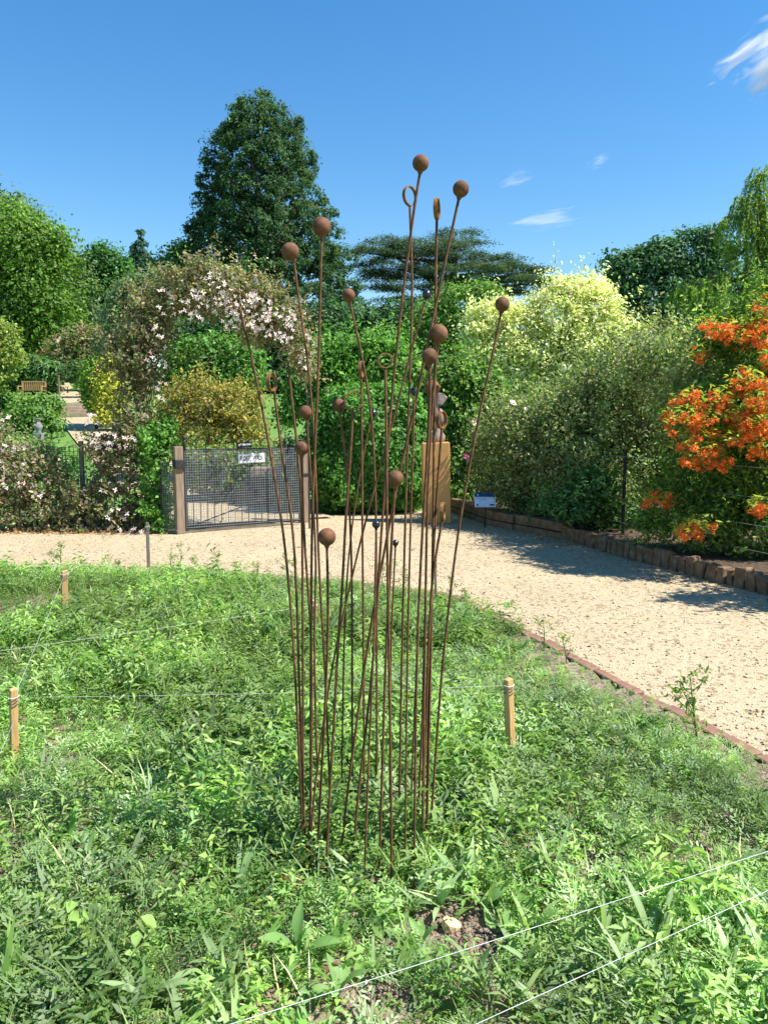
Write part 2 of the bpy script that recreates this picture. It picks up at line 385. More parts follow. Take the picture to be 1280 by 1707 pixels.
def clump_cloud(C, R, n, clump_r, per=40, inner=0.55, flat=0.7, upb=0.45, rnd=0.6, backcut=0.6, spray=.3, cvar=.15):
    """leaf positions and normals, gathered in clumps spread through the blobs"""
    area = (R[:, 0]*R[:, 1]+R[:, 0]*R[:, 2]+R[:, 1]*R[:, 2]); pr = area/area.sum()
    nc = max(6, int(n/per)*2); k = rng.choice(len(C), nc, p=pr)
    d = unit(rng.normal(size=(nc, 3))); fr = inner+(1-inner)*rng.random(nc)**0.5
    cc = C[k]+d*R[k]*fr[:, None]
    keep = np.ones(nc, bool)
    for j in range(len(C)):                       # drop clumps that lie deep inside another blob
        q = np.linalg.norm((cc-C[j])/R[j], axis=1); keep &= ~((q < inner*0.95) & (k != j))
    keep &= ~((d[:, 1] > 0.35) & (rng.random(nc) < backcut))
    cc = cc[keep]; d = d[keep]; nc = len(cc)
    cr = clump_r*np.exp(rng.normal(0, .3, nc))
    ci = rng.integers(0, nc, n)
    e = unit(rng.normal(size=(n, 3))); rr = rng.random(n)**0.45
    off = e*rr[:, None]*cr[ci][:, None]; off[:, 2] *= flat
    P = cc[ci]+off
    ns = int(n*spray/10)                           # loose shoots that break the outline
    if ns:
        sk = rng.integers(0, nc, ns); sdv = unit(d[sk]*.8+np.array([0, 0, .55])+rng.normal(size=(ns, 3))*.45); L = cr[sk]*(1.0+1.5*rng.random(ns))
        u = np.tile(np.linspace(.25, 1, 10), ns); j = np.repeat(np.arange(ns), 10); m_ = ns*10
        P[:m_] = cc[sk][j]+sdv[j]*(L[j]*u)[:, None]+rng.normal(size=(m_, 3))*(cr[sk][j]*.16)[:, None]; ci[:m_] = sk[j]
    N = unit(e*0.7+d[ci]*0.4+np.array([0, 0, upb])+rng.normal(size=(n, 3))*rnd)
    bright = np.exp(rng.normal(0, cvar, nc))[ci]
    return P, N, bright, cc
def limbs(mb, base, top, cc, r0, nl=7, n=6, wob=0.05):
    """tapered trunk with limbs running to clumps"""
    base = np.array(base, float); top = np.array(top, float); L = np.linalg.norm(top-base)
    pts = [base+(top-base)*t+np.append(rng.normal(0, wob*L*(t > 0), 2), 0) for t in (0, .2, .4, .6, .8, 1.0)]
    mb.tube(pts, [r0*1.25, r0, r0*.85, r0*.65, r0*.45, r0*.15], n=n+2)
    if len(cc):
        for j in rng.choice(len(cc), min(nl, len(cc)), replace=False):
            t = .25+.6*rng.random(); s = base+(top-base)*t; e = cc[j]
            if e[2] < s[2]-0.3*L: continue
            m = (s+e)/2+np.array([0, 0, .06*L]); mb.tube([s, m, e], [r0*(.5-.3*t), r0*.25*(1.2-t), r0*.06], n=n)
def plant(name, label, cat, Y, blobs, n, size, cols, clump_r, group=None, base=None, trunk_r=0.1, mat=None, asp=0.55, per=40,
          upb=.45, flat=.7, inner=.55, var=.18, nl=7, crown='crown', stemname='trunk', rnd=.6, z0=None, bark=None, zd=None, topf=0.75, backcut=.6, spray=.3, cvar=.15):
    C, R = blobs_world(blobs, Y, zd)
    if Y > 23: spray = 0
    P, N, br, cc = clump_cloud(C, R, n, clump_r, per, inner, flat, upb, rnd, backcut, spray, cvar)
    zg = float(terr(Y)) if z0 is None else z0
    P[:, 2] = np.maximum(P[:, 2], zg+.02)
    b = np.array([C[:, 0].mean() if base is None else at_y(base, 700, Y)[0], C[:, 1].mean(), zg-.03])
    t = empty(name, b, label, cat, group)
    S = size*np.exp(rng.normal(0, .22, n))
    V, T = leaf_faces(P, N, S, asp)
    col = np.repeat(pick_cols(n, cols, var, br), 4, 0)
    link(crown, mk_mesh(crown, V-b, T, col), mat or LEAF, t)
    mb = MB(); zt = C[:, 2].min()+(C[:, 2].max()-C[:, 2].min())*topf+.2
    limbs(mb, b, (C[:, 0].mean(), C[:, 1].mean(), zt), cc, trunk_r, nl)
    mb.obj(stemname, bark or BARK, t, smooth=True)
    return t, cc, C, R

# ------------------------------------------------------------------ trees and shrubs behind
# tall dark conifer
def conifer(name, label, Y, outline, n, size, cols, clump_r, trunk_r, lump=0.16, per=60, gaps=0.25, bough=0):
    oy = np.array([o[0] for o in outline], float); xl = np.array([o[1] for o in outline], float); xr = np.array([o[2] for o in outline], float)
    m = ppm(Y); nc = int(n/per)
    py = oy[0]+(oy[-1]-oy[0])*rng.random(nc*3)**0.8
    hw = (np.interp(py, oy, xr)-np.interp(py, oy, xl))/2; cxp = (np.interp(py, oy, xr)+np.interp(py, oy, xl))/2
    w = hw/hw.max(); keep = rng.random(len(py)) < np.clip(w, .3, 1); py, hw, cxp = py[keep][:nc], hw[keep][:nc], cxp[keep][:nc]; nc = len(py)
    hw = np.maximum(hw-(1.0 if bough else .6)*clump_r/m, 2.0)
    th = rng.random(nc)*2*math.pi
    keep = ~((np.sin(th) > .4) & (rng.random(nc) < .55)); py, hw, cxp, th = py[keep], hw[keep], cxp[keep], th[keep]; nc = len(py)
    # branch-ends gathered in lumps: radius varies with height and angle
    fr = 1-lump*(0.5+0.5*np.sin(py*0.13+3*np.sin(th*2)+th*3))-0.5*rng.random(nc)**2.2
    void = vnoise(th*2.2+5, py*0.03, 1.0); fr = np.where(void < gaps, fr*.45, fr)
    ctr = np.array([at_y(a, b, Y) for a, b in zip(cxp, py)])
    d = np.stack([np.cos(th), np.sin(th), np.zeros(nc)], 1)
    cc = ctr+d*(hw*m*np.clip(fr, .12, 1.0))[:, None]
    if bough:
        nb = int(nc/bough); pk = rng.integers(0, nb, nc); o_ = rng.normal(size=(nc, 3))*np.array([1.2, 1.2, .8])*.62
        o_[:, 2] -= .25*np.abs(o_[:, 0])
        cc = cc[pk]+o_; d = d[pk]
    ci = rng.integers(0, nc, n); e = unit(rng.normal(size=(n, 3))); rr = rng.random(n)**.5
    cr = clump_r*np.exp(rng.normal(0, .3, nc))
    off = e*(rr*cr[ci])[:, None]; off[:, 2] *= .7
    off[:, 2] -= .35*np.linalg.norm(off[:, :2], axis=1)*(np.sum(off*d[ci], 1) > 0)
    P = cc[ci]+off
    N = unit(e*.6+d[ci]*.5+np.array([0, 0, .5])+rng.normal(size=(n, 3))*.5)
    Tn = unit(d[ci]+np.array([0, 0, -.5])+rng.normal(size=(n, 3))*.6)
    V, T = leaf_faces(P, N, size*np.exp(rng.normal(0, .25, n)), .42, T=Tn)
    zg = float(terr(Y)); b = np.array([at_y(np.interp(oy[-1], oy, (xl+xr)/2), 600, Y)[0], Y, zg-.05])
    t = empty(name, b, label, 'tree')
    col = np.repeat(pick_cols(n, cols, .2, np.exp(rng.normal(0, .15, nc))[ci]), 4, 0)
    link('crown', mk_mesh('crown', V-b, T, col), NEEDLE, t)
    mb = MB(); top = at_y((xl[0]+xr[0])/2, oy[0]+8, Y)
    limbs(mb, b, top, cc, trunk_r, nl=26, wob=.004); mb.obj('trunk', BARK, t, smooth=True)
    return t
DARKG = [(0.02, 0.05, 0.024), (0.03, 0.068, 0.028), (0.044, 0.086, 0.034)]
OUT = np.array([(155, 412, 440), (170, 388, 468), (192, 370, 492), (215, 362, 506), (250, 348, 520), (290, 335, 532), (340, 325, 550), (400, 317, 572), (440, 314, 592), (480, 318, 602), (540, 336, 604), (600, 350, 600), (640, 360, 590)], float)
cb = []
py_ = 168.0
while py_ < 630:
    xl_, xr_ = np.interp(py_, OUT[:, 0], OUT[:, 1]), np.interp(py_, OUT[:, 0], OUT[:, 2]); r_ = 13+9*min(1, (py_-150)/200)
    nx_ = max(1, int((xr_-xl_-r_)/(r_*1.05)))
    for k in range(nx_+1):
        u = k/nx_; x_ = xl_+r_*.9+(xr_-xl_-1.8*r_)*u+rng.normal(0, 4); half = (xr_-xl_)/2*ppm(62)
        if .15 < u < .8 and rng.random() < .09: continue
        dep = -half*math.sqrt(max(0, 1-(2*u-1)**2))*rng.uniform(.55, 1.0) if rng.random() < .8 else half*.3
        cb.append((x_, py_+rng.normal(0, 5), r_*rng.uniform(.8, 1.25), r_*rng.uniform(.6, .9), dep, r_*.05*rng.uniform(.8, 1.1)))
    py_ += r_*.75
plant('conifer_tree', 'very tall dark green conifer with broad pointed crown towering behind the flowering arch', 'tree', 62, cb, 120000, .25, DARKG, .42, trunk_r=.7, base=452, mat=NEEDLE, asp=.42, per=60, inner=.42, flat=.75, nl=40, topf=.72, backcut=.4, var=.22)
conifer('small_conifer_tree', 'small narrow dark conifer peaking above the woodland left of the tall one', 105,
        [(386, 232, 237), (402, 224, 246), (425, 215, 254), (450, 211, 259), (480, 210, 262)], 7000, .55, [(0.022, 0.055, 0.035), (0.03, 0.07, 0.045)], .7, .4, lump=.1, gaps=.05, per=35)

# cedar with flat tiers
def cedar():
    Y = 78; m = ppm(Y)
    plates = [(757, 388, 42, 8), (775, 402, 40, 7), (735, 408, 60, 8), (648, 399, 42, 6), (690, 408, 70, 9), (640, 420, 45, 7), (700, 428, 85, 9), (775, 428, 55, 10),
              (840, 428, 26, 6), (620, 437, 24, 6), (665, 447, 60, 7), (790, 448, 75, 11), (855, 445, 55, 9), (640, 462, 42, 6), (700, 458, 60, 7), (835, 463, 75, 10), (890, 462, 42, 8), (640, 478, 36, 5),
              (690, 476, 55, 7), (780, 470, 60, 10), (870, 480, 60, 8), (655, 498, 40, 6), (720, 500, 40, 7), (650, 515, 44, 7), (690, 520, 50, 9), (640, 540, 45, 9), (680, 548, 50, 10), (645, 565, 50, 12), (915, 468, 30, 5), (895, 450, 30, 5), (940, 480, 18, 4), (735, 440, 60, 9), (600, 418, 18, 4), (625, 452, 30, 5), (690, 580, 50, 12), (610, 412, 12, 4)]
    Ps, Ns, Cl, cc = [], [], [], []
    for (x, y, rx, rz) in plates:
        c = at_y(x, y, Y+rng.normal(0, 1.8)); n = int(38*rx*max(rz, 6)/6); nsub = max(6, int(rx/3.2))
        a = rng.random(nsub)*2*math.pi; r = rng.random(nsub)**.5
        sc = c+np.stack([np.cos(a)*r*rx*m*.92, np.sin(a)*r*rx*m*.7, (-.35*r**2+.25*rng.normal(size=nsub))*rz*m], 1)
        cc += list(sc[:3]); k = rng.integers(0, nsub, n)
        o = rng.normal(size=(n, 3))*np.array([.60, .55, .12])*(rz/7)**.3
        o[:, 2] -= .12*np.abs(o[:, 0])
        Ps.append(sc[k]+o); Ns.append(unit(np.array([0, 0, 1.0])+rng.normal(size=(n, 3))*.5)); Cl.append(np.exp(rng.normal(0, .16, nsub))[k])
    P = np.concatenate(Ps); N = np.concatenate(Ns); cl = np.concatenate(Cl); n = len(P)
    V, T = leaf_faces(P, N, .23*np.exp(rng.normal(0, .25, n)), .34, fold=.05)
    b = np.array([at_y(738, 600, Y)[0], Y, float(terr(Y))-.05])
    t = empty('cedar_tree', b, 'wide cedar with flat layered dark grey green tiers behind the stems', 'tree')
    link('crown', mk_mesh('crown', V-b, T, np.repeat(pick_cols(n, [(0.022, 0.042, 0.026), (0.032, 0.056, 0.034), (0.046, 0.072, 0.042)], .2, cl), 4, 0)), NEEDLE, t)
    mb = MB(); q = lambda x, y: at_y(x, y, Y)
    mb.tube([b, q(738, 560), q(733, 500), q(722, 470), q(700, 450), q(660, 430)], [.8, .7, .5, .35, .25, .08])
    mb.tube([q(738, 540), q(752, 490), q(757, 440), q(757, 395)], [.6, .45, .3, .06])
    mb.tube([q(752, 500), q(800, 470), q(870, 455), q(915, 470)], [.35, .25, .15, .04])
    for (x, y, rx, rz) in plates[::2]:
        e = q(x, y+2); s = q(738+(x-738)*.1, min(y+18, 560)); mb.tube([s, (s+e)/2, e], [.22, .14, .05], n=5)
    mb.obj('trunk', BARK, t, smooth=True)
cedar()

BRIGHT = [(0.05, 0.105, 0.016), (0.07, 0.14, 0.02), (0.10, 0.18, 0.028)]
MIDG = [(0.04, 0.10, 0.022), (0.055, 0.125, 0.028), (0.075, 0.15, 0.036)]
DULL = [(0.045, 0.09, 0.03), (0.06, 0.11, 0.04), (0.085, 0.13, 0.05)]
plant('broad_tree', 'big bright green broadleaf tree with rounded billows beside the upper path', 'tree', 54,
      [(35, 420, 70, 50), (10, 395, 50, 45), (78, 478, 48, 45), (25, 490, 65, 45), (95, 525, 30, 32), (10, 555, 55, 38), (62, 548, 45, 34), (-60, 450, 70, 80), (48, 588, 26, 18)], 32000, .28, BRIGHT, 1.5, trunk_r=.42, base=72, per=110, inner=.7)
plant('woodland_tree', 'tall dull green tree rising behind the bright broadleaf tree', 'tree', 80,
      [(5, 352, 40, 34), (45, 385, 36, 36), (85, 425, 36, 38), (115, 465, 36, 45), (140, 515, 38, 45), (135, 560, 36, 30), (-60, 370, 60, 60), (40, 430, 60, 50)], 20000, .42, DULL, 1.3, trunk_r=.5)
plant('woodland_tree', 'dark green round topped tree between the dull tree and small conifer', 'tree', 84,
      [(172, 442, 36, 30), (150, 462, 26, 30), (195, 475, 26, 36), (172, 500, 40, 36), (180, 545, 45, 30)], 14000, .42, [(0.03, 0.085, 0.022), (0.04, 0.11, 0.026), (0.055, 0.14, 0.032)], 1.2, trunk_r=.45)
plant('woodland_tree', 'light green tree top showing over the arch beside the tall conifer', 'tree', 64,
      [(290, 442, 28, 26), (312, 424, 20, 18), (268, 468, 30, 26), (310, 470, 34, 34), (250, 500, 40, 34), (290, 520, 50, 40)], 12000, .34, [(0.05, 0.125, 0.025), (0.075, 0.165, 0.035), (0.10, 0.20, 0.05)], 1.0, trunk_r=.35)
plant('grey_shrub', 'grey green feathery shrub rising behind the left leg of the arch', 'shrub', 30,
      [(243, 488, 36, 26), (215, 505, 30, 30), (270, 478, 28, 26), (205, 545, 32, 34), (240, 540, 45, 40), (200, 590, 30, 30)], 14000, .15, [(0.075, 0.12, 0.055), (0.105, 0.15, 0.075), (0.14, 0.18, 0.10)], .42, trunk_r=.10, asp=.4)
plant('mound_shrub', 'rounded brown tinged shrub with pale blossom on top beside the upper path', 'shrub', 50,
      [(150, 572, 52, 22), (115, 592, 28, 22), (185, 592, 34, 26), (150, 606, 55, 26), (205, 612, 26, 28)], 12000, .24, [(0.07, 0.13, 0.03), (0.11, 0.15, 0.045), (0.16, 0.13, 0.07), (0.22, 0.17, 0.11)], .8, trunk_r=.15)
plant('green_shrub', 'dark spreading shrub edging the upper path above the steps', 'shrub', 42,
      [(128, 620, 22, 10), (150, 622, 18, 14)], 4500, .2, DULL, .5, trunk_r=.1)
plant('golden_shrub', 'bright golden yellow leaved shrub beside the stone steps', 'shrub', 29,
      [(182, 640, 20, 26), (190, 615, 16, 18), (176, 668, 18, 20), (196, 655, 16, 26), (182, 692, 20, 14), (196, 690, 14, 14)], 8000, .12, [(0.34, 0.32, 0.05), (0.42, 0.40, 0.09), (0.26, 0.29, 0.05)], .3, trunk_r=.06)
plant('green_shrub', 'yellow green leafy shrub touching the golden one beside the steps', 'shrub', 29.5,
      [(154, 632, 14, 22), (156, 660, 12, 22), (164, 612, 14, 14)], 6000, .13, [(0.09, 0.18, 0.025), (0.13, 0.22, 0.035), (0.18, 0.26, 0.05)], .3, trunk_r=.06)
plant('yellow_shrub', 'yellowish green tall shrub left of the bench hedge', 'shrub', 34,
      [(2, 560, 24, 26), (8, 590, 24, 26), (-6, 620, 30, 34), (-40, 590, 40, 60)], 8000, .16, [(0.10, 0.16, 0.03), (0.15, 0.20, 0.04), (0.19, 0.22, 0.06)], .4, trunk_r=.08)
plant('shrub_bank', 'dark green bank of shrubs standing behind the garden bench', 'shrub', 45,
      [(40, 612, 40, 16), (75, 622, 28, 20), (20, 632, 24, 14), (90, 640, 9, 18), (50, 638, 40, 9)], 10000, .2, [(0.04, 0.095, 0.026), (0.06, 0.125, 0.034), (0.08, 0.15, 0.045)], .5, trunk_r=.1)
plant('coral_shrub', 'small coral pink shrub at the foot of the bright broadleaf tree', 'shrub', 53,
      [(72, 588, 6, 9), (66, 596, 7, 6)], 900, .16, [(0.40, 0.14, 0.09), (0.32, 0.16, 0.09), (0.12, 0.14, 0.04)], .3, trunk_r=.05)
RB = [(0.06, 0.135, 0.026), (0.085, 0.165, 0.035), (0.115, 0.195, 0.05)]
for bl, Y, lab in [([(46, 676, 40, 7), (80, 674, 14, 7), (18, 674, 20, 7)], 35, 'low clipped green planting below the bench terrace'),
                   ([(55, 690, 32, 8), (80, 704, 16, 14), (30, 702, 28, 9), (70, 730, 24, 12), (30, 728, 24, 10)], 27, 'leafy rose bed around the stone urn'),
                   ([(75, 755, 30, 14), (45, 755, 40, 14), (100, 772, 30, 16), (10, 745, 30, 16)], 18, 'loose pale green rose bushes behind the netting fence')]:
    plant('rose_bed', lab, 'plants', Y, bl, 7000, .0052*Y, RB, .014*Y, trunk_r=.03, stemname='stem', nl=10, backcut=.2, spray=.04)
plant('round_bush', 'fresh green rounded bush seen through the opening of the arch', 'shrub', 32,
      [(350, 590, 50, 26), (395, 600, 32, 30), (320, 606, 36, 26), (360, 622, 60, 24), (410, 632, 28, 22), (300, 630, 30, 26), (385, 655, 30, 12)], 17000, .17, [(0.05, 0.13, 0.022), (0.07, 0.165, 0.03), (0.095, 0.20, 0.04)], .5, trunk_r=.1)
plant('golden_bush', 'rounded olive gold shrub with bare grey twigs behind the gate', 'shrub', 17.5,
      [(345, 672, 58, 34), (300, 672, 32, 32), (388, 682, 46, 36), (335, 715, 70, 28), (405, 712, 32, 28), (285, 705, 24, 28), (425, 725, 20, 20)], 15000, .085, [(0.22, 0.19, 0.035), (0.30, 0.24, 0.05), (0.17, 0.17, 0.045), (0.24, 0.19, 0.10), (0.12, 0.15, 0.03)], .22, trunk_r=.05, bark=TWIG, nl=45, asp=.4, stemname='stems')
plant('rose_bushes', 'mixed low rose bushes directly behind the gate', 'shrub', 14.6,
      [(350, 770, 40, 26), (395, 785, 40, 26), (335, 800, 24, 24), (440, 775, 36, 24), (400, 812, 34, 18), (360, 815, 24, 14), (470, 780, 24, 26)], 13000, .07, [(0.08, 0.16, 0.03), (0.11, 0.19, 0.045), (0.16, 0.19, 0.06), (0.20, 0.15, 0.07)], .16, trunk_r=.02, bark=TWIG, nl=30, stemname='stems', z0=.12)
plant('dark_yew', 'dark green mass of evergreen under the cedar behind the hedge', 'tree', 48,
      [(560, 550, 60, 40), (620, 560, 50, 36), (660, 545, 40, 36), (600, 600, 80, 40), (690, 560, 40, 50), (480, 590, 50, 50), (430, 575, 40, 40), (450, 620, 50, 30), (370, 560, 60, 36), (310, 570, 40, 36)], 26000, .28, [(0.024, 0.06, 0.026), (0.034, 0.08, 0.03), (0.045, 0.10, 0.036)], .9, trunk_r=.4)
plant('spring_shrub', 'light green layered shrub showing above the clipped hedge', 'shrub', 18,
      [(575, 598, 40, 24), (535, 612, 26, 26), (615, 590, 36, 22), (650, 606, 30, 28), (560, 632, 50, 24), (620, 632, 46, 26), (508, 645, 18, 24), (495, 668, 16, 22), (560, 660, 60, 24), (480, 690, 14, 18)], 24000, .10, [(0.06, 0.155, 0.024), (0.085, 0.195, 0.035), (0.12, 0.235, 0.05)], .28, trunk_r=.07)
plant('willowy_tree', 'soft mid green tree between the cedar and the pale yellow maple', 'tree', 32,
      [(765, 508, 40, 36), (800, 498, 28, 26), (725, 535, 36, 36), (820, 520, 26, 30), (765, 560, 55, 40), (700, 575, 28, 40), (735, 600, 50, 30), (690, 610, 24, 34), (800, 570, 34, 34)], 24000, .16, [(0.07, 0.145, 0.028), (0.095, 0.18, 0.04), (0.125, 0.21, 0.055)], .45, trunk_r=.15, asp=.4)
plant('pale_maple', 'pale yellow green variegated maple glowing behind the olive shrub', 'tree', 20,
      [(925, 530, 62, 46), (862, 548, 46, 40), (985, 520, 44, 42), (1030, 565, 36, 38), (985, 575, 60, 40), (890, 590, 70, 36), (835, 530, 30, 30), (815, 570, 26, 28), (945, 490, 34, 26), (990, 480, 16, 18), (1050, 600, 26, 28), (950, 615, 90, 30), (850, 625, 60, 34), (920, 650, 80, 30), (1010, 630, 60, 34), (812, 545, 34, 34), (840, 590, 50, 40), (800, 590, 26, 30)], 60000, .092,
      [(0.44, 0.46, 0.19), (0.53, 0.54, 0.26), (0.60, 0.60, 0.36), (0.32, 0.39, 0.12)], .24, trunk_r=.1, per=34, upb=.8, mat=PALE, spray=.12)
plant('oak_tree', 'dark blue green oak with lobed outline behind the olive shrub', 'tree', 48,
      [(1060, 455, 42, 34), (1030, 446, 26, 18), (1105, 440, 40, 36), (1150, 425, 34, 36), (1180, 408, 26, 24), (1190, 450, 40, 45), (1100, 500, 60, 45), (1050, 490, 36, 34), (1160, 520, 55, 50), (1110, 565, 60, 36), (1180, 580, 50, 30)], 28000, .27,
      [(0.026, 0.07, 0.034), (0.038, 0.09, 0.04), (0.056, 0.115, 0.048)], .8, trunk_r=.45, per=45, inner=.65)

# willow: drooping strands
def willow():
    Y = 31; m = ppm(Y)
    blobs = [(1262, 345, 46, 40), (1285, 300, 36, 34), (1235, 375, 34, 34), (1300, 380, 50, 60), (1250, 415, 46, 24), (1285, 440, 40, 30), (1215, 470, 52, 28), (1165, 490, 46, 34), (1245, 500, 46, 30), (1190, 530, 56, 34), (1270, 540, 40, 34), (1340, 420, 60, 120)]
    C, R = blobs_world(blobs, Y)
    b = np.array([at_y(1292, 600, Y)[0], Y, float(terr(Y))-.03])
    t = empty('willow_tree', b, 'weeping willow with drooping light green strands at the end of the border', 'tree')
    ns = 1500; area = R[:, 0]*R[:, 2]; k = rng.choice(len(C), ns, p=area/area.sum())
    d = unit(rng.normal(size=(ns, 3))); d[:, 2] = np.abs(d[:, 2])*.9-.1
    s = C[k]+d*R[k]*(.5+.5*rng.random(ns))[:, None]
    per = 20; u = np.linspace(0, 1, per)[None, :, None]
    L = (.35+.75*rng.random(ns))[:, None, None]
    out = np.stack([d[:, 0], d[:, 1], np.zeros(ns)], 1)[:, None, :]
    P = s[:, None, :]+out*.35*L*np.sqrt(u)+np.array([0, 0, -1.0])*L*(u**1.4)
    P = (P+rng.normal(0, .025, P.shape)).reshape(-1, 3); n = len(P)
    N = unit(rng.normal(size=(n, 3))+np.array([0, -.2, .6])); Tn = unit(np.repeat(out[:, 0], per, 0)*.4+np.array([0, 0, -1.0])+rng.normal(size=(n, 3))*.45)
    V, T = leaf_faces(P, N, .17*np.exp(rng.normal(0, .2, n)), .26, T=Tn)
    cl = np.repeat(np.exp(rng.normal(0, .15, ns)), per)
    link('crown', mk_mesh('crown', V-b, T, np.repeat(pick_cols(n, [(0.095, 0.16, 0.035), (0.13, 0.20, 0.045), (0.165, 0.235, 0.06)], .15, cl), 4, 0)), LEAF, t)
    mb = MB(); q = lambda x, y: at_y(x, y, Y)
    mb.tube([b, q(1290, 520), q(1278, 450), q(1265, 400), q(1262, 340)], [.32, .26, .18, .11, .03])
    mb.tube([q(1280, 460), q(1300, 380), q(1310, 310)], [.16, .1, .02]); mb.tube([q(1284, 500), q(1240, 465), q(1180, 475)], [.14, .08, .02]); mb.tube([q(1284, 530), q(1220, 520), q(1160, 510)], [.12, .07, .02])
    for j in rng.choice(ns, 30, replace=False):
        e = s[j]; a = q(1275, 380+60*rng.random()) if e[2] > 6 else q(1230, 480+20*rng.random()); mb.tube([a, (a+e)/2+np.array([0, 0, .2]), e], [.04, .03, .008], n=5)
    mb.obj('trunk', BARK, t, smooth=True)
willow()

# clipped hedge in the middle, with a squared form
def hedge():
    Y = 12.75; m = ppm(Y); n = 42000
    x0 = at_y(516, 760, Y)[0]; x1 = at_y(706, 760, Y+.9)[0]; zt = at_y(600, 648, Y)[2]
    b = np.array([(x0+x1)/2, Y+.9, 0.0])
    t = empty('clipped_hedge', b, 'dense clipped green hedge between the gate and the oak pedestal', 'hedge')
    hx, hy, hz = (x1-x0)/2, .85, zt/2
    nc = 1500; d = unit(rng.normal(size=(nc, 3))*np.array([1.1, 1.3, 1.0])); s = (np.abs(d)**4).sum(1)**(-1/4)
    cc = d*s[:, None]*np.array([hx, hy, hz])*(.86+.16*rng.random(nc))[:, None]
    cc = cc+np.array([b[0], b[1], hz]); keep = (d[:, 1] < .5) | (rng.random(nc) < .3); cc = cc[keep]; dd = d[keep]; nc = len(cc)
    cc[:, 1] += .10*np.sin(cc[:, 0]*5+cc[:, 2]*4)
    ci = rng.integers(0, nc, n); e = unit(rng.normal(size=(n, 3))); P = cc[ci]+e*(rng.random(n)**.5*.17)[:, None]
    P[:, 2] = np.maximum(P[:, 2], .06)
    N = unit(e*.5+dd[ci]*.6+np.array([0, 0, .4])+rng.normal(size=(n, 3))*.5)
    V, T = leaf_faces(P, N, .075*np.exp(rng.normal(0, .22, n)), .62)
    link('foliage', mk_mesh('foliage', V-b, T, np.repeat(pick_cols(n, [(0.045, 0.125, 0.022), (0.062, 0.16, 0.028), (0.09, 0.20, 0.038)], .2, np.exp(rng.normal(0, .15, nc))[ci]), 4, 0)), LEAF, t)
    mb = MB()
    for k in range(9):
        x = x0+.2+(x1-x0-.4)*k/8; mb.tube([(x, b[1]-.1, -.02), (x+rng.normal(0, .05), b[1], .8), (x+rng.normal(0, .15), b[1], zt*.85)], [.04, .03, .01], n=6)
    mb.obj('stems', BARK, t, smooth=True)
hedge()
plant('rose_shrub', 'leafy light green climbing shrub with a few pale blooms behind the pedestal', 'shrub', 14.4,
      [(740, 640, 40, 36), (775, 640, 36, 36), (720, 700, 30, 50), (770, 700, 40, 40), (740, 760, 36, 45), (790, 750, 26, 45), (745, 815, 45, 26), (800, 660, 30, 36), (695, 650, 26, 40)], 22000, .085, [(0.07, 0.16, 0.028), (0.10, 0.20, 0.04), (0.14, 0.235, 0.06), (0.12, 0.16, 0.06)], .2, trunk_r=.04, z0=.1)
OLIVE = [(0.11, 0.15, 0.05), (0.145, 0.185, 0.07), (0.18, 0.22, 0.095), (0.225, 0.235, 0.13), (0.13, 0.13, 0.065), (0.09, 0.16, 0.04)]
plant('olive_shrub', 'large dense grey olive shrub filling the border behind the information sign', 'shrub', 10.8,
      [(850, 730, 55, 45, 1.3), (905, 715, 55, 40, 1.1), (965, 695, 55, 40, .7), (1025, 655, 55, 38, .5), (1085, 612, 50, 40, -.6), (1140, 612, 44, 44, -1.5), (1000, 715, 85, 50, .3), (1085, 680, 70, 60, .2, .45), (900, 740, 80, 55, .9), (845, 765, 50, 50, 1.5), (980, 770, 80, 50, .1), (1065, 760, 60, 50, .5, .45), (905, 815, 70, 34, .9), (840, 812, 40, 24, 1.6), (990, 825, 60, 34, 0), (1150, 690, 45, 60, -1.6), (1045, 830, 40, 30, .4, .3), (1050, 590, 24, 22, .5)], 80000, .054, OLIVE, .21, trunk_r=.06, z0=.12, per=45, inner=.62, nl=40, zd=.7, spray=.5, cvar=.3)
plant('dark_shrub', 'dark shaded evergreen standing behind the orange azalea', 'shrub', 11.0,
      [(1180, 640, 50, 45), (1240, 660, 60, 60), (1300, 640, 60, 70), (1190, 740, 70, 60), (1280, 760, 70, 70), (1150, 810, 60, 50), (1230, 830, 70, 45), (1330, 830, 70, 50), (1380, 680, 70, 90)], 22000, .085, [(0.03, 0.07, 0.026), (0.045, 0.09, 0.032), (0.06, 0.11, 0.04)], .2, trunk_r=.05, z0=.12, backcut=.3)
plant('back_shrub', 'plain green shrub closing the gap between the pale maple and olive shrub', 'shrub', 16.5,
      [(850, 700, 60, 30), (930, 710, 70, 30), (1010, 690, 60, 36), (1090, 640, 60, 40), (820, 720, 60, 40), (920, 730, 90, 40), (1180, 620, 60, 60), (1050, 700, 90, 60)], 14000, .11, [(0.06, 0.13, 0.03), (0.09, 0.165, 0.04)], .26, trunk_r=.06, z0=.12)
plant('glossy_shrub', 'low dark glossy leaved plant hanging over the stone edging', 'shrub', 10.0,
      [(985, 815, 30, 26), (950, 845, 34, 20), (1005, 850, 30, 16, .2), (915, 850, 26, 12, .9), (880, 838, 20, 9, 1.4), (1065, 858, 26, 14, .5), (1020, 815, 24, 30, .6)], 8000, .085, [(0.04, 0.10, 0.03), (0.06, 0.135, 0.04), (0.09, 0.17, 0.06)], .14, trunk_r=.02, z0=.13, asp=.34, nl=12, stemname='stems')

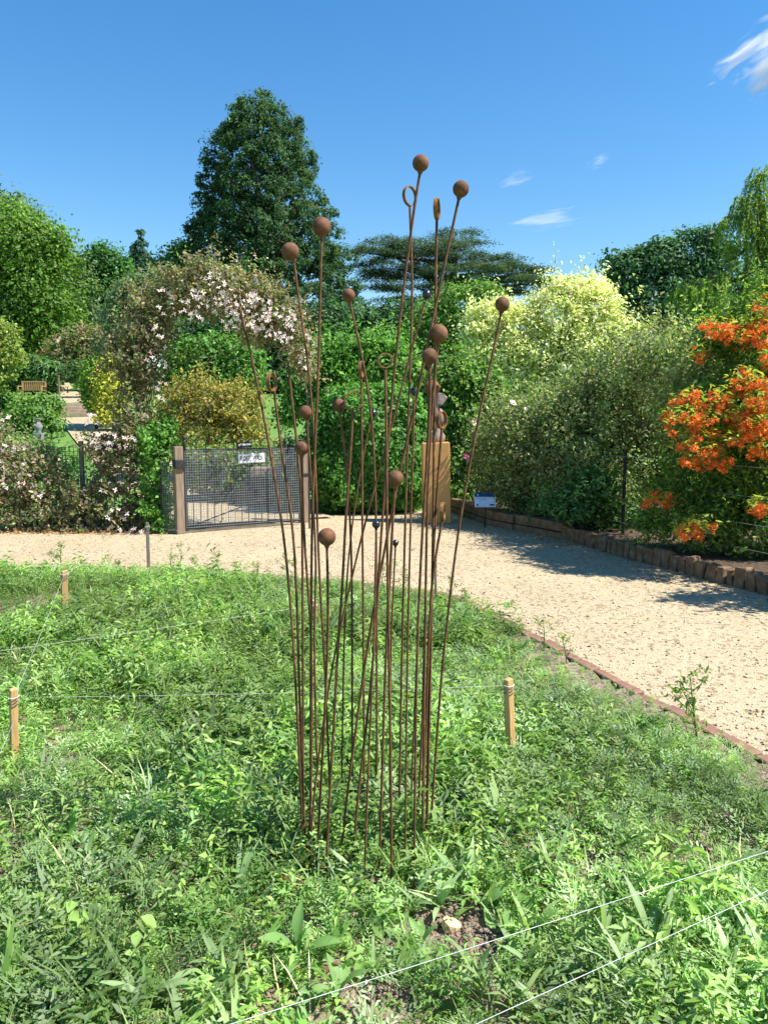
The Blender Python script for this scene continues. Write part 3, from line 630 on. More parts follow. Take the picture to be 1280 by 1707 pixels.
# ------------------------------------------------------------------ flowers shared by the flowering shrubs
def petal_flower(name, np_, L, wid, cols, tilt=.35, rows=1):
    """flower of separate petals; lies in the XY plane, opening to +Z"""
    P, Fs, Cs = [], [], []
    for k in range(np_*rows):
        a = 2*math.pi*k/np_+rng.normal(0, .12); l = L*(1+rng.normal(0, .1)); w = wid*l
        ca, sa = math.cos(a), math.sin(a); el = tilt+rng.normal(0, .15)
        loc = [(0.04*l, 0, 0), (l*.45, w*.5, l*.45*el), (l, 0, l*el*.7), (l*.45, -w*.5, l*.45*el)]
        b = len(P); P += [(x*ca-y*sa, x*sa+y*ca, z) for x, y, z in loc]; Fs += [(b, b+2, b+1), (b, b+3, b+2)]
        c = np.array(cols[rng.integers(len(cols))])*(1+rng.normal(0, .08)); Cs += [c]*4
    return mk_mesh(name, np.array(P), np.array(Fs), np.clip(np.array(Cs), 0, .9))
def truss(name, nf, spread, L, cols, green=True):
    """a head of several trumpet flowers, as one cluster"""
    Ps, Ts, Cs = [], [], []
    nv = 0
    for k in range(nf):
        d = unit(np.array([[rng.normal(), rng.normal(), rng.normal()*.7+.2]]))[0]; o = d*spread*(.5+.5*rng.random())
        z = d; x = unit(np.cross(z, np.array([.3, .9, .2]))[None])[0]; y = np.cross(z, x)
        for p in range(5):
            a = 2*math.pi*p/5+rng.normal(0, .15); r = math.cos(a)*x+math.sin(a)*y; s = -math.sin(a)*x+math.cos(a)*y
            l = L*(1+rng.normal(0, .15)); q = [o, o+r*l*.5+z*l*.25+s*l*.25, o+r*l*1.0+z*l*.2, o+r*l*.5+z*l*.25-s*l*.25]
            Ps += q; Ts += [(nv, nv+2, nv+1), (nv, nv+3, nv+2)]; nv += 4
            c = np.array(cols[rng.integers(len(cols))])*(1+rng.normal(0, .12)); Cs += [c]*4
        q = [o+z*L*.1, o+z*L*1.2+x*L*.12, o+z*L*1.3, o+z*L*1.2-x*L*.12]; Ps += q; Ts += [(nv, nv+2, nv+1), (nv, nv+3, nv+2)]; nv += 4; Cs += [np.array((.75, .28, .10))]*4
    return mk_mesh(name, np.array(Ps), np.array(Ts), np.clip(np.array(Cs), 0, .9))

# orange azalea
AZ_COLS = [(0.08, 0.15, 0.03), (0.11, 0.19, 0.035), (0.17, 0.24, 0.04), (0.06, 0.12, 0.03)]
AZB = [(1225, 690, 75, 60), (1280, 640, 70, 60), (1290, 720, 70, 60), (1180, 690, 50, 40), (1255, 560, 70, 50, .3), (1200, 560, 30, 30, .3), (1300, 500, 60, 50, .4), (1230, 800, 70, 50, .2), (1150, 800, 45, 50, .4), (1300, 820, 70, 70), (1180, 870, 60, 40, .1), (1260, 890, 60, 34, -.1), (1110, 840, 40, 45, .6), (1090, 880, 30, 25, .4), (1400, 700, 90, 160), (1420, 860, 90, 70)]
az, azc, azC, azR = plant('azalea_bush', 'big azalea bush covered in vivid orange flower heads behind the wire fence', 'shrub', 8.3, AZB, 52000, .058, AZ_COLS, .14, trunk_r=.035, z0=.13, nl=40, per=40, asp=.36, stemname='stems', inner=.6)
ORG = [(0.80, 0.16, 0.02), (0.86, 0.23, 0.03), (0.70, 0.10, 0.016), (0.88, 0.34, 0.09), (0.82, 0.20, 0.05)]
trusses = [truss('flower_head', 13, .058, .036, ORG) for _ in range(6)]
for m_ in trusses: m_.materials.append(PETAL)
azw = world_of(az).inverted()
AZP = []
def az_head(px, py, Y, s):
    p = at_y(px, py, Y); AZP.append(p); o = bpy.data.objects.new('flower_head', random.choice(trusses)); COL.objects.link(o); o.parent = az
    o.location = azw @ Vector(p); o.scale = (s, s, s*.85); o.rotation_euler = (random.uniform(-.5, .5), random.uniform(-.5, .5), random.uniform(0, 6.28))
for (cx, cy, rx, ry, num, Y) in [(1150, 700, 34, 34, 20, 7.75), (1215, 695, 50, 34, 30, 7.65), (1262, 680, 40, 40, 24, 7.6), (1165, 750, 36, 30, 22, 7.65), (1255, 735, 40, 26, 18, 7.55), (1150, 660, 14, 10, 4, 7.9), (1238, 645, 26, 12, 8, 7.7), (1275, 650, 30, 20, 10, 7.7),
                                 (1205, 548, 34, 14, 10, 8.1), (1240, 565, 34, 22, 16, 8.05), (1275, 545, 24, 26, 12, 8.0), (1165, 588, 10, 16, 4, 8.2), (1280, 510, 20, 20, 8, 8.1), (1245, 630, 12, 8, 4, 7.8), (1290, 600, 22, 22, 8, 7.8),
                                 (1102, 836, 24, 10, 7, 8.3), (1160, 884, 26, 14, 12, 7.6), (1190, 770, 22, 14, 6, 7.7), (1268, 850, 16, 12, 7, 7.4), (1095, 828, 14, 6, 3, 8.3), (1330, 700, 50, 70, 24, 7.3)]:
    for k in range(int(num*1.5)):
        a = random.random()*6.28; r = random.random()**.5
        az_head(cx+1.18*rx*r*math.cos(a), cy+1.18*ry*r*math.sin(a), Y+random.uniform(-.14, .2)+.1*r, random.choice((.35, .5, .6, .75, .9, 1.1)))
AZP = np.array(AZP); yk = np.repeat(np.arange(len(AZP)), 9); yn = len(yk)
yd = unit(rng.normal(size=(yn, 3))*np.array([1, 1, .5])+np.array([0, 0, .25])); yP = AZP[yk]+yd*.075+np.array([0, .02, .035]); 
V, T = leaf_faces(yP, unit(np.array([0, 0, 1.])+rng.normal(size=(yn, 3))*.5), .062*np.exp(rng.normal(0, .2, yn)), .34, T=yd)
link('young_leaves', mk_mesh('young_leaves', local_np(az, V), T, np.repeat(pick_cols(yn, [(0.20, 0.24, 0.04), (0.26, 0.29, 0.05), (0.14, 0.22, 0.04)], .15), 4, 0)), LEAF, az)
plant('border_shrub', 'dense green shrub next to the azalea farther along the border', 'shrub', 6.4,
      [(1560, 620, 90, 90), (1600, 740, 110, 110), (1530, 800, 80, 90), (1600, 900, 110, 80)], 9000, .07, [(0.07, 0.14, 0.035), (0.10, 0.18, 0.045)], .16, trunk_r=.05, z0=.13, backcut=.2)
# roses and pale blooms in the shrubs by the pedestal: single blooms, each part of its own small stem
rose_cols = {'pink': [(0.62, 0.10, 0.28), (0.72, 0.22, 0.40)], 'white': [(0.80, 0.76, 0.74), (0.85, 0.80, 0.72)], 'pale': [(0.70, 0.50, 0.55), (0.75, 0.62, 0.62)]}
for (px, py, Y, c, L, lab) in [(776, 763, 12.9, 'pink', .075, 'single bright pink rose bloom beside the leaning black rod'), (854, 672, 11.2, 'white', .055, 'white bloom at the top of the thorny stems by the olive shrub'),
                               (789, 706, 12.7, 'pale', .06, 'faded pinkish bloom among twigs behind the tallest leaning stem'), (876, 683, 11.2, 'white', .042, 'smaller cream bloom beside the white one'), (1081, 560, 11.3, 'pale', .08, 'pale lilac bloom standing above the olive shrub')]:
    p = at_y(px, py, Y); t = empty('rose', (p[0]+.1, p[1]+.12, .13), lab, 'flower')
    f = link('bloom', petal_flower('bloom', 9, L, .75, rose_cols[c], .5, 2), PETAL, t); f.location = Vector(p)-t.location; f.rotation_euler = (1.0, 0, random.random())
    MB().tube([(p[0]+.1, p[1]+.12, .12), (p[0]+.06, p[1]+.07, p[2]*.6), (p[0], p[1]+.005, p[2])], [.006, .005, .003], n=5).obj('stem', TWIG, t, smooth=True)

# ------------------------------------------------------------------ clematis on its arch
Yc = 10.95
arch = empty('garden_arch', (*at_y(370, 700, 11.3)[:2], 0), 'dark metal rose arch buried under the pale flowering climber', 'arch')
for s, dy in (('front', 0.05), ('back', .75)):
    q = lambda x, y: at_y(x, y, 11.2+dy)
    a, z = q(232, 700), q(514, 700)
    pts = [(a[0], a[1], 0)] + [(a[0], a[1], 1.4), (a[0]+.02, a[1], 2.4)] + [tuple(q(x, y)) for x, y in [(262, 520), (320, 474), (390, 470), (450, 500), (496, 545)]] + [(z[0]-.02, z[1], 2.1), (z[0], z[1], 1.4), (z[0], z[1], 0)]
    MB().tube(smooth_poly(pts, 2), .014, n=6).obj('hoop', IRON, arch, smooth=True)
for k in range(7):
    x = [232, 250, 320, 390, 450, 505, 514][k]; y = [640, 540, 474, 470, 500, 570, 650][k]
    MB().tube([at_y(x, y, 11.25), at_y(x, y, 11.95)], .009, n=5).obj('crossbar', IRON, arch, smooth=True)
CL = [(228, 560, 34, 46), (205, 600, 22, 40), (258, 510, 40, 36), (300, 478, 40, 28), (350, 468, 40, 24), (345, 500, 40, 26), (400, 490, 40, 30), (445, 510, 36, 34), (480, 535, 28, 36), (430, 555, 36, 24), (498, 570, 16, 34), (235, 620, 26, 36), (225, 680, 28, 40), (215, 735, 34, 30), (178, 745, 26, 18),
      (205, 790, 40, 40), (190, 845, 46, 36), (140, 830, 40, 40), (150, 880, 60, 14), (225, 870, 36, 20), (60, 860, 60, 34), (20, 800, 34, 50), (65, 800, 45, 45), (10, 740, 26, 30), (100, 850, 45, 36), (-60, 810, 70, 70), (335, 448, 20, 12), (510, 610, 8, 26), (260, 560, 22, 26)]
BRONZ = [(0.12, 0.11, 0.06), (0.16, 0.13, 0.085), (0.20, 0.16, 0.11), (0.11, 0.14, 0.055), (0.15, 0.18, 0.075), (0.21, 0.145, 0.12), (0.09, 0.13, 0.04)]
cl, clc, clC, clR = plant('clematis', 'bronze leaved climber with pinkish white star flowers draped over the arch and fence', 'climber', 11.2, [(b_[0], b_[1], b_[2]*(.95 if b_[0] < 262 else .9), b_[3]*.95)+tuple(b_[4:]) for b_ in CL], 47000, .055, BRONZ, .13, trunk_r=.02, z0=.03, nl=70, per=36, stemname='stems', bark=TWIG, inner=.5, zd=.40, backcut=.3, cvar=.28, spray=.4)
stems = MB()
for (pts, r) in [([(222, 892), (215, 800), (222, 720), (205, 640), (215, 560)], .02), ([(232, 892), (240, 800), (236, 700), (228, 620), (245, 540)], .022), ([(170, 810), (195, 755), (220, 725), (262, 690)], .012), ([(160, 780), (185, 740), (190, 690)], .012),
                 ([(208, 700), (202, 655), (205, 610)], .014), ([(300, 560), (360, 455), (420, 470), (440, 490)], .006), ([(232, 730), (250, 700), (256, 640)], .012), ([(180, 850), (205, 815), (235, 790)], .01), ([(120, 870), (160, 830), (190, 740)], .008), ([(60, 860), (70, 800), (40, 740)], .008)]:
    stems.tube(smooth_poly([at_y(x, y, 10.98) for x, y in pts], 2), r*.6, n=6)
stems.obj('stems', TWIG, cl, smooth=True)
clw = world_of(cl).inverted()
stars = [petal_flower('flower', 4, .038, .5, [(0.80, 0.66, 0.60), (0.86, 0.76, 0.68), (0.74, 0.54, 0.52)], .15) for _ in range(5)]
for m_ in stars: m_.materials.append(PETAL)
def star(px, py, Y, s=1):
    o = bpy.data.objects.new('flower', random.choice(stars)); COL.objects.link(o); o.parent = cl
    o.location = clw @ Vector(at_y(px, py, Y)); o.scale = (s, s, s)
    o.rotation_euler = (math.pi/2+random.uniform(-.9, .4), random.uniform(-.6, .6), random.uniform(-.7, .7))
for (x, y, rx, ry, num) in [(300, 500, 40, 34, 20), (350, 485, 38, 30, 26), (385, 510, 34, 30, 40), (425, 520, 36, 34, 64), (465, 540, 30, 34, 46), (330, 520, 26, 16, 10), (400, 545, 26, 14, 12), (508, 600, 8, 20, 8), (260, 590, 20, 50, 12), (270, 640, 12, 40, 8), (490, 525, 20, 22, 10), (518, 575, 8, 26, 7),
                              (185, 735, 36, 16, 20), (215, 735, 12, 10, 6), (20, 745, 22, 14, 10), (20, 790, 30, 26, 16), (40, 810, 16, 8, 5), (68, 825, 14, 8, 6), (195, 865, 20, 24, 10), (215, 885, 24, 8, 10), (180, 810, 26, 12, 6), (10, 700, 12, 12, 4), (160, 700, 20, 12, 6)]:
    for k in range(num):
        a = random.random()*6.28; r = random.random()**.5
        star(x+rx*r*math.cos(a), y+ry*r*math.sin(a), 10.62+.06*random.random(), random.uniform(.75, 1.15))
plant('ivy_column', 'narrow column of glossy green ivy beside the gate post', 'climber', 10.95,
      [(262, 760, 16, 34), (256, 800, 18, 30), (262, 840, 20, 28), (270, 870, 18, 14), (250, 730, 12, 20), (278, 720, 9, 20)], 6500, .06, [(0.06, 0.15, 0.028), (0.085, 0.19, 0.035), (0.12, 0.23, 0.05)], .1, trunk_r=.015, z0=.02, stemname='stem', zd=.25)

# green netting fence along the far side of the path, left of the gate
fn = empty('netting_fence', (-6, 11.1, 0), 'dark green square mesh netting fence behind the climber', 'fence')
na, nb = np.array([-8.6, 11.75]), np.array([-3.0, 11.05]); nd = unit((nb-na)[None])[0]; nl_ = np.linalg.norm(nb-na)
net = MB()
for k in range(int(nl_/.06)+1):
    p = na+nd*min(k*.06, nl_); net.box((p[0], p[1], .62), (.006, .006, 1.16))
for k in range(20):
    c = (na+nb)/2; net.box((c[0], c[1], .05+k*.06), (nl_, .005, .006), ax=[(nd[0], nd[1], 0), (-nd[1], nd[0], 0), (0, 0, 1)])
tag(net.obj('netting', NET, fn), kind='stuff')
for k in range(5):
    p = na+nd*nl_*k/4; MB().box((p[0], p[1]+.06, .63), (.06, .06, 1.3)).obj('post', OLDSTAKE, fn, bevel=.006)

# ------------------------------------------------------------------ iron gate
gl, gr = at_z(312, 889)[:2], at_z(500, 874)[:2]
gd = unit((gr-gl)[None])[0]; gw = np.linalg.norm(gr-gl); gn = np.array([-gd[1], gd[0]])
AX = [(gd[0], gd[1], 0), (gn[0], gn[1], 0), (0, 0, 1)]
gate = empty('iron_gate', (*((gl+gr)/2), 0), 'black iron bar gate lined with wire mesh carrying the street style sign', 'gate')
def gp(u, z, o=0): p = gl+gd*gw*u+gn*o; return np.array([p[0], p[1], z])
H = 1.18
for z, nm in ((.07, 'bottom_rail'), (.52, 'middle_rail'), (H-.02, 'top_rail')):
    MB().box(gp(.5, z), (gw, .012, .035), AX).obj(nm, IRON, gate)
for u, nm in ((0.0, 'hinge_stile'), (1.0, 'latch_stile')):
    MB().box(gp(u, .61), (.04, .03, 1.16), AX).obj(nm, IRON, gate)
nb_ = 17
for k in range(1, nb_):
    u = k/nb_; top = H+(.12 if k % 2 else .0)
    MB().tube([gp(u, .05), gp(u, top-.05)], .0055, n=6).obj('bar', IRON, gate, smooth=True)
for k in range(1, nb_-1, 2):     # bowed hoops over pairs of bars
    c = (k+1)/nb_; w = 1/nb_
    MB().tube([gp(c+w*math.cos(a), H+.05+.095*math.sin(a)) for a in np.linspace(0, math.pi, 9)], .006, n=5).obj('hoop', IRON, gate, smooth=True)
MB().tube([gp(.02, .09, -.012), gp(.98, .60, -.012)], .009, n=6).obj('brace', IRON, gate, smooth=True)
wm = MB()
for k in range(int(gw/.036)+1): wm.box(gp(min(1, k*.036/gw), .62, -.016), (.0048, .0048, 1.1), AX)
for k in range(31): wm.box(gp(.5, .08+k*.0358, -.021), (gw, .0052, .0052), AX)
tag(wm.obj('wire_mesh', WIRE, gate), kind='stuff')
MB().tube([gp(0, H-.02), gp(0, H+.10), gp(0, H+.13)], [.02, .02, .02], n=8).sphere(gp(0, H+.16), .035, 10, 8).obj('finial', IRON, gate, smooth=True)
def text_mesh(name, s, size, mat, parent, pos, ax, ext=.001, space=1.0, fit=None):
    cu = bpy.data.curves.new(name, 'FONT'); cu.body = s; cu.size = size; cu.extrude = ext; cu.align_x = 'CENTER'; cu.align_y = 'CENTER'; cu.space_character = space
    cu.offset = size*.012
    o = bpy.data.objects.new(name, cu); COL.objects.link(o); dg = bpy.context.evaluated_depsgraph_get()
    me = bpy.data.meshes.new_from_object(o.evaluated_get(dg)); bpy.data.objects.remove(o)
    A = np.array(ax); V = np.empty(len(me.vertices)*3, np.float32); me.vertices.foreach_get('co', V); V = V.reshape(-1, 3)
    if fit: V[:, 0] *= fit/(V[:, 0].max()-V[:, 0].min())
    Vw = np.array(pos)+V[:, :1]*A[0]+V[:, 1:2]*A[1]+V[:, 2:3]*A[2]
    Vl = local_np(parent, Vw); me.vertices.foreach_set('co', Vl.astype(np.float32).ravel()); me.update()
    me.materials.clear(); return link(name, me, mat, parent)
sp = empty('name_sign', gp(.55, .84, -.02), 'white enamel sign reading ROSE WALK fixed to the iron gate', 'sign')
us = (at_y(416, 764, 11.2)[0]-gl[0])/(gr[0]-gl[0]); zs = at_y(416, 764, 11.25)[2]
tl = math.radians(1.5); rd = np.array([gd[0]*math.cos(tl), gd[1]*math.cos(tl), math.sin(tl)]); ud = np.array([-gd[0]*math.sin(tl), -gd[1]*math.sin(tl), math.cos(tl)]); nd3 = np.array([gn[0], gn[1], 0])
SAX = [rd, nd3, ud]
MB().box(gp(us, zs, -.034), (.41, .012, .135), SAX).obj('plate', WHITE, sp, bevel=.004)
fr = MB()
for du, dz, w, h in ((0, .058, .385, .005), (0, -.058, .385, .005), (-.192, 0, .005, .121), (.192, 0, .005, .121)):
    fr.box(gp(us, zs, -.0415)+rd*du+ud*dz, (w, .003, h), SAX)
fr.obj('border', PALEBLUE, sp)
for wd, dx in (('ROSE', -.098), ('WALK', .098)): text_mesh('word', wd, .098, BLACK, sp, gp(us, zs, -.0415)+rd*dx, [rd, ud, -nd3], fit=.162)
s2 = empty('small_plate', gp(us-.02, H+.05, -.02), 'small black plate with white lettering fixed above the gate top rail', 'sign')
c2 = gp(us-.06, H+.045, -.032)
MB().box(c2, (.235, .01, .085), SAX).obj('plate', BLACK, s2, bevel=.003)
mk = MB(); x = -.095
while x < .09:
    w = rng.uniform(.012, .02); mk.box(c2+rd*(x+w/2)-nd3*.007+ud*(.008+rng.normal(0, .003)), (w*.8, .002, rng.uniform(.022, .032)), SAX); x += w+.002
tag(mk.obj('lettering', WHITE, s2), kind='stuff')
gpost = empty('gate_post', (*at_z(303, 889)[:2], 0), 'weathered square timber post hanging the gate on its ivy side', 'post')
p = at_z(301, 890)[:2]
MB().box((p[0], p[1], .6), (.115, .11, 1.24), AX).obj('shaft', POSTW, gpost, bevel=.008)
MB().box((p[0]+.02, p[1]-.02, .98), (.145, .14, .12), AX).obj('hinge_clamp', IRON, gpost, bevel=.006)
gpost2 = empty('gate_post', (*at_z(509, 872)[:2], 0), 'weathered square timber post closing the gate on its hedge side', 'post')
p = at_z(509, 871)[:2]
MB().box((p[0], p[1], .59), (.11, .11, 1.2), AX).obj('shaft', POSTW, gpost2, bevel=.008)
MB().box((p[0]-.02, p[1]-.02, .75), (.13, .125, .04), AX).obj('latch_plate', IRON, gpost2, bevel=.004)
# side panel of fine wire mesh between ivy and gate post
sm = empty('mesh_panel', (*at_z(288, 888)[:2], 0), 'narrow wire mesh panel between the ivy and gate post', 'fence')
q0, q1 = at_z(271, 889)[:2], at_z(296, 890)[:2]; md = unit((q1-q0)[None])[0]; mw = np.linalg.norm(q1-q0)
mm = MB(); A2 = [(md[0], md[1], 0), (-md[1], md[0], 0), (0, 0, 1)]
for k in range(9): pp = q0+md*mw*k/8; mm.box((pp[0], pp[1], .5), (.003, .003, 1.0), A2)
for k in range(36): c = (q0+q1)/2; mm.box((c[0], c[1]+.003, .02+k*.028), (mw, .003, .003), A2)
tag(mm.obj('wire_mesh', WIRE, sm), kind='stuff')
MB().tube([(q0[0], q0[1], 0), (q0[0], q0[1], 1.02)], .012, n=6).obj('stake', IRON, sm)
# things seen through the gate: a low stone trough and a dark slatted bench in shade
tr = empty('stone_trough', (*at_y(455, 800, 14.0)[:2], .04), 'dark stepped stone trough standing behind the gate', 'trough')
tc_ = at_y(458, 812, 14.0)
for (dx, z, w, h, d) in ((0, .16, .95, .26, .5), (0.02, .41, .80, .22, .4), (.04, .60, .9, .14, .46)):
    MB().box((tc_[0]+dx, tc_[1], z+.06), (w, d, h), jit=.01).obj('block', IRON if z < .5 else WALLST, tr, bevel=.012)
plant('dark_shrub', 'small dark shrub against the hedge side gate post inside the garden', 'shrub', 13.0,
      [(488, 790, 14, 40), (492, 760, 12, 26), (478, 815, 16, 26)], 3500, .06, [(0.02, 0.05, 0.022), (0.03, 0.07, 0.03)], .12, trunk_r=.02, z0=.03)

# ------------------------------------------------------------------ oak pedestal with carving
pb = at_z(729, 873)[:2]; pYs = pb[1]
ped = empty('oak_pedestal', (pb[0], pb[1]+.2, 0), 'tall square golden oak pedestal on the gravel path before the hedge', 'pedestal')
pm = ppm(pYs); pw = 46*pm; ph = at_y(727, 739, pYs)[2]
mb = MB(); hw, hd = pw/2, .2
P = []
for z, k in ((0.002, 1.0), (ph, .985)):
    for sx, sy in ((-1, -1), (1, -1), (1, 1), (-1, 1)): P.append((pb[0]+sx*hw*k+(.0 if z < .1 else -.03), pb[1]+.2+sy*hd*k, z+(.015 if sx > 0 and z > .1 else 0)))
mb.add(P, [(0, 1, 5, 4), (1, 2, 6, 5), (2, 3, 7, 6), (3, 0, 4, 7), (4, 5, 6, 7), (3, 2, 1, 0)])
mb.obj('block', OAK, ped, bevel=.01)
sc0 = np.array([pb[0]-.01, pb[1]+.18, ph+.002])
carv = empty('carved_sculpture', sc0, 'small abstract twisted brown carving with pale angular head standing on the pedestal', 'sculpture')
def section(mb, rings, n=18):
    P = []
    for (dx, dy, z, rx, ry, tw) in rings:
        for k in range(n):
            a = 2*math.pi*k/n; x, y = rx*math.cos(a), ry*math.sin(a)
            x *= 1.15; y *= 1.15
            P.append((sc0[0]+dx+x*math.cos(tw)-y*math.sin(tw), sc0[1]+dy+x*math.sin(tw)+y*math.cos(tw), sc0[2]+z))
    Fs = [(i*n+k, i*n+(k+1) % n, (i+1)*n+(k+1) % n, (i+1)*n+k) for i in range(len(rings)-1) for k in range(n)]
    Fs += [tuple(range(n-1, -1, -1)), tuple((len(rings)-1)*n+k for k in range(n))]
    return mb.add(P, Fs)
section(MB(), [(0, 0, 0, .09, .09, 0), (0, 0, .05, .115, .10, .1), (.01, 0, .11, .11, .09, .3), (.02, 0, .17, .06, .06, .5), (.0, 0, .24, .05, .06, .8), (-.03, 0, .32, .06, .07, 1.2), (-.05, 0, .40, .075, .06, 1.6), (-.04, 0, .48, .07, .055, 2.0), (-.02, 0, .56, .055, .05, 2.2), (0, 0, .63, .06, .05, 2.3), (.01, 0, .68, .04, .04, 2.4), (.01, 0, .70, .012, .012, 2.4)]).obj('body', BRONZE, carv, smooth=True)
section(MB(), [(.03, -.03, .24, .02, .015, .3), (.075, -.04, .31, .055, .03, .5), (.09, -.04, .40, .06, .03, .7), (.07, -.03, .48, .04, .025, .9), (.04, -.02, .53, .012, .01, 1.0)]).obj('lobe', BRONZE, carv, smooth=True)
hm = MB(); hc = sc0+np.array([.05, -.02, .68])
hm.add([hc+np.array(v) for v in [(-.07, -.05, -.09), (.02, -.06, -.12), (.12, -.02, .02), (.04, -.05, .07), (-.05, -.04, .09), (-.07, .05, -.09), (.02, .05, -.12), (.12, .03, 0), (.03, .05, .08), (-.07, .05, .07)]],
       [(0, 1, 2, 3, 4), (9, 8, 7, 6, 5), (0, 5, 6, 1), (1, 6, 7, 2), (2, 7, 8, 3), (3, 8, 9, 4), (4, 9, 5, 0)])
hm.obj('head', PALEWOOD, carv, bevel=.022)

# ------------------------------------------------------------------ information sign and leaning rod
sg = at_z(808, 879); sy = sg[1]
isg = empty('information_sign', (sg[0], sg[1], 0), 'small tilted information board with navy top on a thin black post', 'sign')
bc = at_y(808, 834, sy-.03); uv = np.array([0, .62, .78]); nv_ = np.array([0, -.78, .62])
IA = [(1, 0, 0), tuple(uv), tuple(nv_)]
MB().tube([(sg[0], sg[1], -.02), (sg[0], sg[1], bc[2]-.02)], .011, n=8).obj('post', BLACK, isg, smooth=True)
MB().box(bc, (.31, .24, .012), IA).obj('board', PALEBLUE, isg, bevel=.003)
MB().box(bc+uv*.088+nv_*.0075, (.304, .064, .003), IA).obj('header', NAVY, isg)
prn = MB()
for k, (dx, dy, w) in enumerate([(-.10, .03, .05), (-.02, .03, .08), (-.03, .012, .10), (-.05, -.005, .06)]): prn.box(bc+np.array([dx, 0, 0])+uv*dy+nv_*.0075, (w, .006, .002), IA)
prn.obj('print', GREY, isg)
lg = MB(); lg.box(bc+np.array([-.115, 0, 0])-uv*.085+nv_*.0078, (.022, .03, .002), IA); lg.box(bc+np.array([.10, 0, 0])-uv*.085+nv_*.0078, (.07, .022, .002), IA); lg.obj('logo', BLACK, isg)
MB().box(bc+np.array([-.10, 0, 0])+uv*.09+nv_*.0098, (.018, .02, .002), IA).obj('emblem', WHITE, isg)
rp = [at_y(752, 768, 12.9), at_y(770, 797, 12.8), at_y(795, 836, 12.7)]
rp[-1][2] = .13
lr = MB().tube(rp, .012, n=7).obj('leaning_rod', BLACK, smooth=True); tag(lr, 'thin black rod leaning in the border beside the pedestal', 'rod')

# ------------------------------------------------------------------ stone edging of the border
ked = empty('stone_edging', (*KERB[6], 0), 'brown stone edging of upright blocks and long slabs along the shrub border', 'edging')
Kp = polyline(KERB, .01); ks = 0.0; step = .01; idx = 0
blocks = []
def kerb_at(s):
    i = int(min(max(s/step, 0), len(Kp)-2)); p = Kp[i]; t = Kp[min(i+8, len(Kp)-1)]-Kp[max(i-8, 0)]; t = t/np.linalg.norm(t); return p, t
Ltot = (len(Kp)-1)*step; s = 0.0
while s < min(Ltot, 12.5):
    p0, t0 = kerb_at(s)
    far = p0[1] > 10.6
    if far:
        L = rng.uniform(.5, .72); p, t = kerb_at(s+L/2); nrm = np.array([-t[1], t[0]])
        A = [(t[0], t[1], 0), (nrm[0], nrm[1], 0), (0, 0, 1)]
        c = p+nrm*.08
        MB().box((c[0], c[1], .042), (L-.012, .17, .096), A, jit=.003).obj('slab', STONE, ked, bevel=.008)
        MB().box((c[0]+nrm[0]*.015, c[1]+nrm[1]*.015, .163), (L*rng.uniform(.94, .98), .16, .13), A, jit=.005).obj('slab', STONE, ked, bevel=.01)
        s += L
    else:
        L = rng.uniform(.10, .175); p, t = kerb_at(s+L/2); nrm = np.array([-t[1], t[0]])
        yaw = rng.normal(0, .05); A0 = np.array([t[0]*math.cos(yaw)-t[1]*math.sin(yaw), t[0]*math.sin(yaw)+t[1]*math.cos(yaw), rng.normal(0, .03)]); A1 = np.array([-A0[1], A0[0], 0])
        h = rng.uniform(.155, .20); c = p+nrm*(.07+rng.normal(0, .008))
        MB().box((c[0], c[1], h/2-.02), (L-.014, .13, h+.04), [A0, A1, (0, 0, 1)], jit=.011).obj('stone', STONE, ked, bevel=.018)
        s += L
# wire fence over the border
wf = empty('wire_fence', (*at_z(1038, 893, .13)[:2], .13), 'black post and strained wire fence in front of the orange azalea', 'fence')
f1 = at_z(1037, 891, .13); f1t = at_y(1040, 750, f1[1]); f2 = np.array([4.25, 6.3, .13]); f0 = np.array([2.05, 12.6, .13])
for f, h in ((f1, f1t[2]-.13), (f2, 1.1), (f0, 1.0)): MB().box((f[0], f[1], .1+h/2), (.035, .035, h+.06)).obj('post', BLACK, wf, bevel=.004)
for k in range(4):
    z = [.16, .42, .70, 1.0][k]
    pts = []
    for a, b in ((f0, f1), (f1, f2)):
        for u in np.linspace(0, 1, 7): q_ = a+(b-a)*u; pts.append((q_[0]-.025, q_[1]-.02, .13+z-.015*math.sin(math.pi*u)))
    MB().tube(pts, .0028, n=5).obj('wire', WIRE, wf)

# ------------------------------------------------------------------ brick edging of the flower bed
bed = empty('brick_edging', (*EDGE[len(EDGE)//2], 0), 'flush line of red bricks edging the wildflower bed along the path', 'edging')
Ep = polyline(EDGE, .01); s = .3
bricks = []
for v in range(6):
    m_ = MB(); m_.box((0, 0, 0), (.205, .075, .065), jit=.0035); me = bpy.data.meshes.new('brick'); me.from_pydata(m_.v, [], m_.f); me.materials.append(BRICK); bricks.append(me)
while s < (len(Ep)-30)*.01:
    i = int(s/.01); p = Ep[i]; t = Ep[i+5]-Ep[i-5]; a = math.atan2(t[1], t[0])
    o = bpy.data.objects.new('brick', bricks[int(rng.integers(6))]); COL.objects.link(o); o.parent = bed
    o.location = (p[0]-bed.location[0], p[1]-bed.location[1], .012+rng.normal(0, .004)); o.rotation_euler = (rng.normal(0, .03), rng.normal(0, .02), a+rng.normal(0, .02))
    b = o.modifiers.new('bevel', 'BEVEL'); b.width = .006; b.segments = 1
    s += .215

# ------------------------------------------------------------------ the rusty stem sculpture
ctr = at_z(610, 1410, .0); Yc0 = ctr[1]
art = empty('stem_sculpture', (ctr[0], ctr[1], 0.0), 'tall cluster of rusty steel stems topped with balls and rings in the wildflower bed', 'sculpture')
bs = MB(); bs.lathe((ctr[0], ctr[1], .035), [(.30, 0), (.305, .003), (.305, .009), (.29, .012), (.2, .012), (.19, .009)], 40); bs.obj('base_plate', RUST, art)
